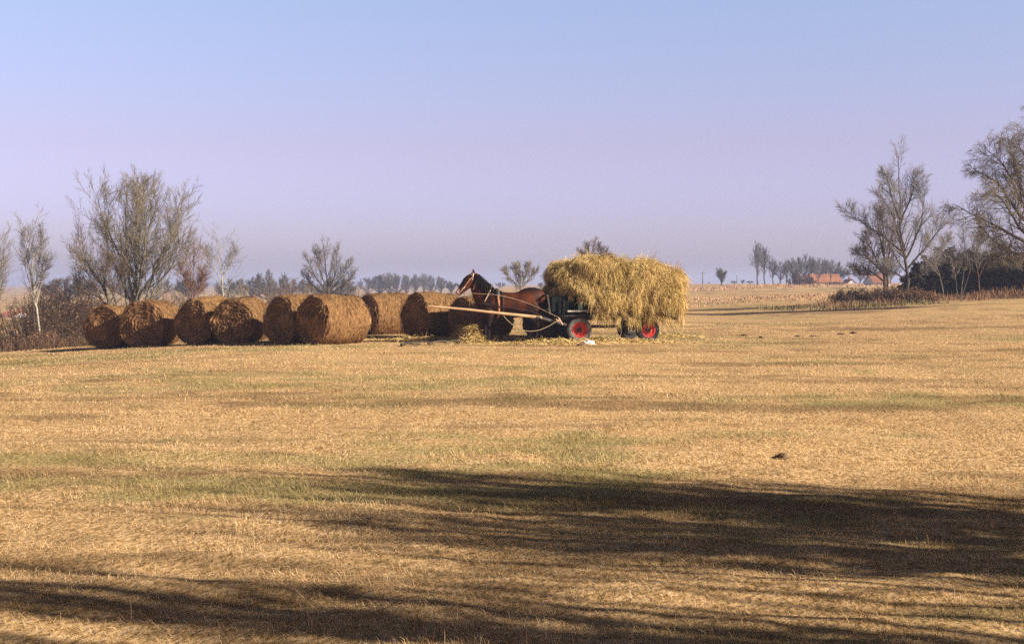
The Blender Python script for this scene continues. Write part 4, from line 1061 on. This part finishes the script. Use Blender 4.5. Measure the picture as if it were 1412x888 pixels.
weeds('weeds', 'dark greenish tussocks along the far edge of the mown field', 15, 24, 78, 88, 2600, .3, M['weed_green'], 52, w=.04)
weeds('weeds', 'tall tan weeds along the left edge of the field', -24, -12.8, 51, 60, 12000, .75, M['weed_brown'], 53, w=.022, edge=lambda x, y: y > 51.5 + .22 * np.maximum(x + 18, 0) + 1.2)
weeds('weeds', 'rough dry growth on the low ground beyond the left field edge', -36, -8, 60, 88, 14000, .8, M['weed_brown'], 54, w=.035)
weeds('weeds', 'rust coloured grass strip below the distant right hand trees', 25, 80, 235, 300, 14000, .36, M['weed_red'], 55, w=.10)
weeds('weeds', 'tufts of brown grass at the foot of the right hand thicket', 18, 36, 80, 87, 5200, .5, M['weed'], 56, w=.03)

# -- right group
tree('oak', 'bare brownish tree with a dark double trunk at the left of the right hand clump', 'tree', 1222, 88, [[(1222, 418, 0), (1220, 385), (1218, 340), (1216, 282)], [(1226, 414, 0), (1224, 370), (1232, 320), (1236, 290)], [(1220, 380), (1204, 345), (1192, 320)], [(1219, 375), (1200, 355), (1182, 345)], [(1219, 350), (1208, 310), (1204, 285)], [(1221, 388), (1200, 372), (1178, 372)]], .17,
     M['bark_dark'], M['twig_brown'], 21, n1=13, n2=7, n3=5, ang=(.65, .65, .65), lenr=(.34, .42, .5), trop=(.06, .03, .0), t0=.25, rmin=.008)
tree('oak', 'tall wide bare tree with a leaning dark trunk in the right hand clump', 'tree', 1252, 85, [[(1251, 416, 0), (1250, 385), (1246, 345), (1240, 300), (1240, 250), (1238, 206)], [(1247, 350), (1236, 322), (1222, 290), (1205, 260)], [(1248, 355), (1262, 325), (1272, 285), (1276, 250)], [(1249, 370), (1270, 345), (1290, 318), (1300, 300)],
      [(1246, 345), (1215, 320), (1188, 300), (1168, 285)], [(1241, 300), (1255, 265), (1262, 232)], [(1241, 300), (1228, 260), (1222, 230)], [(1250, 385), (1275, 372), (1296, 352)], [(1250, 385), (1230, 372), (1212, 366)]], .15,
     M['bark_dark'], M['twig_grey'], 22, n1=15, n2=7, n3=6, ang=(.65, .6, .6), lenr=(.30, .40, .5), trop=(.08, .05, .02), t0=.25, rmin=.0062)
tree('sapling', 'small slanting bare sapling in front of the dark thicket on its left', 'tree', 1300, 82, [[(1303, 414, 0), (1297, 385), (1288, 355), (1280, 325)], [(1290, 362), (1300, 340), (1312, 325)]], .042, M['bark_grey'], M['twig_grey'], 23, n1=11, n2=6, n3=4, lenr=(.34, .42, .5), t0=.35)
tree('birch', 'pale forked sapling standing before the middle of the dark thicket', 'tree', 1326, 80, [[(1324, 412, 0), (1328, 385), (1330, 355), (1328, 318)], [(1325, 412, 0), (1335, 375), (1345, 345), (1352, 320)], [(1322, 412, 0), (1318, 380), (1312, 350)]], .036, M['bark_grey'], M['twig_grey'], 24, n1=11, n2=6, n3=4, lenr=(.3, .42, .5), t0=.4)
tree('birch', 'thin reddish sapling before the right part of the dark thicket', 'tree', 1358, 80, [[(1352, 410, 0), (1350, 385), (1346, 358), (1350, 330)], [(1350, 380), (1362, 352), (1370, 335)]], .032, M['twig_red'], M['twig_grey'], 25, n1=10, n2=6, n3=4, lenr=(.3, .42, .5), t0=.4)
bigr = [[(1450, 412, 0), (1448, 370), (1440, 310), (1428, 240), (1418, 165)], [(1448, 365), (1420, 330), (1395, 300), (1372, 270), (1350, 255)], [(1446, 340), (1424, 300), (1402, 255), (1385, 215), (1362, 195)], [(1442, 320), (1415, 270), (1400, 220), (1392, 180)],
        [(1449, 375), (1430, 352), (1400, 345), (1370, 350)], [(1440, 310), (1465, 260), (1480, 200)], [(1436, 290), (1410, 240), (1408, 190), (1412, 158)], [(1447, 350), (1405, 325), (1360, 300), (1312, 275)], [(1448, 372), (1418, 352), (1385, 335), (1352, 300)], [(1446, 345), (1490, 300), (1520, 250)], [(1432, 270), (1440, 210), (1452, 165)], [(1444, 330), (1408, 290), (1380, 245), (1352, 225)]]
tree('willow', 'big dense bare tree at the right edge with twigs drooping into the picture', 'tree', 1450, 74, bigr, .26, M['bark_dark'], M['twig_olive'], 26,
     n1=17, n2=9, n3=7, ang=(.8, .7, .7), lenr=(.28, .42, .55), trop=(.02, -.05, -.08), t0=.35, rmin=.0062, spread=.7)
dk = [(1278, 91, 4.2, 380, 'dark low bush at the left end of the black thicket'), (1302, 90, 4.8, 361, 'dark bush left of the top of the black thicket'), (1326, 91, 5.2, 350, 'tallest dark bush at the top of the black thicket'), (1350, 90, 5.2, 353, 'dark bush right of the top of the black thicket'),
      (1376, 89, 5.0, 359, 'dark bush sloping down at the right side of the black thicket'), (1400, 88, 5.0, 357, 'dark bush of the thicket below the big right hand tree'), (1426, 86, 5.0, 360, 'dark bush of the thicket just outside the right edge'),
      (1315, 95, 6.5, 352, 'broad dark bush at the back of the thicket, left of its top'), (1342, 96, 7.0, 350, 'broad dark bush at the back of the thicket, right of its top'), (1385, 95, 7.0, 357, 'broad dark bush at the back of the thicket near the right edge')]
for i, (px, d, w_, h_, lb) in enumerate(dk):
    shrub('thicket_bush', lb, 'bush', px, d, w_, h_, M['twig_brown'], 400 + i, 'dark thicket on the right', ns=46, n2=9, n3=5, leaves=M['leaf_dark'], ln=14000, lsize=.12, lean=.75)
br_ = [(1166, 86, 2.3, 397, 'leftmost low brown bush of the right hand clump'), (1182, 86, 2.8, 397, 'low brown bush below the white gable'), (1200, 86, 2.8, 397, 'low brown bush left of the dark double trunk'), (1216, 85, 2.6, 396, 'low brown bush at the foot of the double trunk'), (1236, 85, 2.6, 396, 'low brown bush between the two dark trunks'), (1256, 84, 2.4, 396, 'rusty low bush at the foot of the leaning trunk'), (1274, 83, 2.2, 401, 'rusty low growth right of the leaning trunk')]
for i, (px, d, w_, h_, lb) in enumerate(br_):
    shrub('low_bush', lb, 'bush', px, d, w_, h_, M['twig_brown' if i < 5 else 'twig_red'], 430 + i, 'low brown bushes on the right', ns=44, n2=9, n3=5, leaves=M['leaf_rust'], ln=1300, lsize=.055, lean=.5)

# ------------------------------------------------------------------ houses
def house(px, d, wpx, base_py, eave_py, ridge_py, wall, roof, label, depth=7.0, gable_front=False, rz=0.0, win=2):
    k = d / F; x = at(px, HOR, d)[0]; z = Hf(x, d)
    zb = (HOR - base_py) * k + CAMZ; W = wpx * k; he = (HOR - eave_py) * k + CAMZ; hr = (HOR - ridge_py) * k + CAMZ
    z = min(z, zb); root = empty('house', (x, d, z), rz); tag(root, label, 'house')
    e = he - z; r = hr - z; D = depth / 2; w2 = W / 2
    b = bmesh.new()
    if gable_front: pts = [(-w2, 0), (w2, 0), (w2, e), (0, r), (-w2, e)]; v = [[b.verts.new((p[0], s * D, p[1])) for p in pts] for s in (-1, 1)]
    else: pts = [(-D, 0), (D, 0), (D, e), (0, r), (-D, e)]; v = [[b.verts.new((s * w2, p[0], p[1])) for p in pts] for s in (-1, 1)]
    b.faces.new(v[0]); b.faces.new(v[1][::-1])
    for i in range(5): b.faces.new((v[0][i], v[0][(i + 1) % 5], v[1][(i + 1) % 5], v[1][i]))
    bmesh.ops.recalc_face_normals(b, faces=list(b.faces)); bm_mesh('wall', b, wall, root)
    b = bmesh.new(); ov = min(.35, W * .06); th = min(.14, W * .035)
    for s in (-1, 1):
        if gable_front: L_ = math.hypot(w2, r - e); a = math.atan2(r - e, w2); add_box(b, (s * w2 / 2 * 1.04, 0, (e + r) / 2 + th * .65), (L_ * 1.08, depth + 2 * ov, th), Matrix.Rotation(s * a, 3, 'Y'))
        else: L_ = math.hypot(D, r - e); a = math.atan2(r - e, D); add_box(b, (0, s * D / 2 * 1.04, (e + r) / 2 + th * .65), (W + 2 * ov, L_ * 1.08, th), Matrix.Rotation(-s * a, 3, 'X'))
    rf = bm_mesh('roof', b, roof, root)
    b = bmesh.new(); add_box(b, (w2 * .4 if not gable_front else .3, .6, r + .1), (.5, .5, 1.1)); bm_mesh('chimney', b, M['roof_brown'], rf)
    fy = -D - .02
    for i in range(win):
        xx = -w2 + W * (i + .5) / win
        b = bmesh.new(); add_box(b, (xx, fy, max(e * .55, 1.0)), (min(.9, W / win * .4), .06, min(1.2, e * .45))); wn = bm_mesh('window', b, M['wood_grey'], root)
        b = bmesh.new(); add_box(b, (xx, fy - .03, max(e * .55, 1.0)), (min(.7, W / win * .32), .05, min(1.0, e * .38))); bm_mesh('pane', b, M['glass'], wn)
    return root
house(20, 190, 20, 445, 436, 430.5, M['wall_white'], M['roof_red'], 'small white house with a red roof far left beyond the scrub', win=2)
house(112, 215, 11, 440, 433, 424, M['wall_white'], M['roof_red'], 'white house with a steep red roof seen left of the leftmost bale', gable_front=True, depth=8)
house(94, 235, 7, 440, 435, 431, M['wall_white'], M['roof_brown'], 'tiny white house between the poplar and the leftmost bale', gable_front=True, win=1)
house(1136, 300, 36, 397, 390, 379.5, M['wall_ochre'], M['roof_orange'], 'farmhouse under a wide orange tiled roof on the right horizon', depth=9, win=3)
house(1170, 330, 13, 403, 391.5, 385.5, M['wall_white'], M['roof_brown'], 'little white gabled house just left of the dark double trunk clump', gable_front=True, win=1)
house(1209, 250, 22, 402, 390.5, 380.5, M['wall_white'], M['roof_brown'], 'white house with a brown roof seen behind the dark double trunk', win=3)
house(1398, 200, 26, 404, 395, 386, M['wall_white'], M['roof_brown'], 'pale house glimpsed behind the thicket at the right edge', win=2)

def pole(px, top, d, label):
    x = at(px, HOR, d)[0]; z = Hf(x, d); h = (HOR - top) * d / F + CAMZ - z
    root = empty('utility_pole', (x, d, z)); tag(root, label, 'pole')
    path_obj('post', [(0, 0, -.2), (0, 0, h)], [.2, .13], M['pole_grey'], root, n=4)
    b = bmesh.new(); add_box(b, (0, -.14, h - .5), (1.6, .1, .12)); ca = bm_mesh('crossarm', b, M['pole_grey'], root)
    for s in (-.7, 0, .7):
        b = bmesh.new(); bmesh.ops.create_cone(b, cap_ends=True, segments=8, radius1=.07, radius2=.04, depth=.2, matrix=Matrix.Translation((s, -.14, h - .34))); bm_mesh('insulator', b, M['wall_white'], ca)
pole(969, 374, 430, 'dark utility pole standing on the horizon right of the hay load')
pole(1016, 379, 620, 'fainter utility pole between the round tree and the tall tree row')

# ------------------------------------------------------------------ trees behind the viewpoint that shade the foreground
def shade_tree(x, y, h, label, seed, r0=.2, nl=13):
    rng = np.random.default_rng(seed); zb = Hf(x, y); root = empty('poplar', (x, y, zb)); tag(root, label, 'tree')
    tr = resample([(0, 0, -.2), (.1, .05, h * .35), (-.05, .1, h * .7), (.1, 0, h)], 12)
    P = [tr]; R = [r0 * (1 - np.linspace(0, .85, 12))]
    for k in range(nl):
        z = h * rng.uniform(.16, .72); a = k * 2.4 + rng.normal(0, .3); L = (h - z) * rng.uniform(.55, .85)
        p0 = np.array([np.interp(z, tr[:, 2], tr[:, 0]), np.interp(z, tr[:, 2], tr[:, 1]), z]); o = rng.uniform(.22, .5)
        P.append(resample([p0, p0 + np.array([math.cos(a) * o, math.sin(a) * o, .45]) * L * .5, p0 + np.array([math.cos(a) * o * .8, math.sin(a) * o * .8, 1]) * L], 12)); R.append(r0 * .55 * (1 - np.linspace(0, .85, 12)))
    P, R = np.array(P), np.array(R)
    C1, R1 = spawn(P, R, 9, .15, 1, .6, .34, .5, .10, .14, rng, S=7, rmin=.013)
    C2, R2 = spawn(C1, R1, 6, .15, 1, .7, .45, .6, .06, .14, rng, S=6, rmin=.0062, lmin=.3)
    C3, R3 = spawn(C2, R2, 5, .15, 1, .7, .5, .7, .0, .14, rng, S=4, rmin=.006, lmin=.2)
    V, Q = join([tubes(P, R, 8), tubes(C1, R1, 5)]); link('trunk', mesh_np('trunk', V, Q, smooth=True), M['bark_dark'], root)
    V, Q = join([tubes(C2, R2, 3), tubes(C3, R3, 3)]); link('crown', mesh_np('crown', V, Q), M['twig_brown'], root)
    return root
SHADE = [(13.2, 7.1, 8.0, .20, 501), (12.8, 5.9, 7.4, .17, 502), (12.4, 5.0, 7.4, .20, 503), (11.6, 2.35, 8.2, .28, 504), (14.0, 6.4, 7.6, .17, 506)]
for (x, y, h, r_, sd), lb in zip(SHADE, ['bare poplar outside the right edge, farthest up the field', 'bare poplar outside the right edge, second from the field side', 'bare poplar outside the right edge, second from the viewer', 'bare poplar outside the right edge nearest the viewer', 'bare poplar outside the right edge standing farthest right']):
    shade_tree(x, y, h, lb, sd, r_, 16 if sd == 504 else 12)

# ------------------------------------------------------------------ hazy air
def build_haze():
    bm = bmesh.new(); add_box(bm, (0, 0, 6.0), (6500, 6500, 24.0))
    me = bpy.data.meshes.new('haze'); bm.to_mesh(me); bm.free()
    m = bpy.data.materials.new('haze'); m.use_nodes = True; nt = m.node_tree; nt.nodes.clear()
    out = nt.nodes.new('ShaderNodeOutputMaterial'); v = nt.nodes.new('ShaderNodeVolumePrincipled')
    v.inputs['Color'].default_value = (0.64, 0.70, 1.0, 1); v.inputs['Density'].default_value = 0.0006; v.inputs['Anisotropy'].default_value = 0.1
    nt.links.new(v.outputs[0], out.inputs['Volume'])
    o = link('haze', me, m); tag(o, 'thin lilac haze over the far fields', 'haze', kind='stuff')
build_haze()
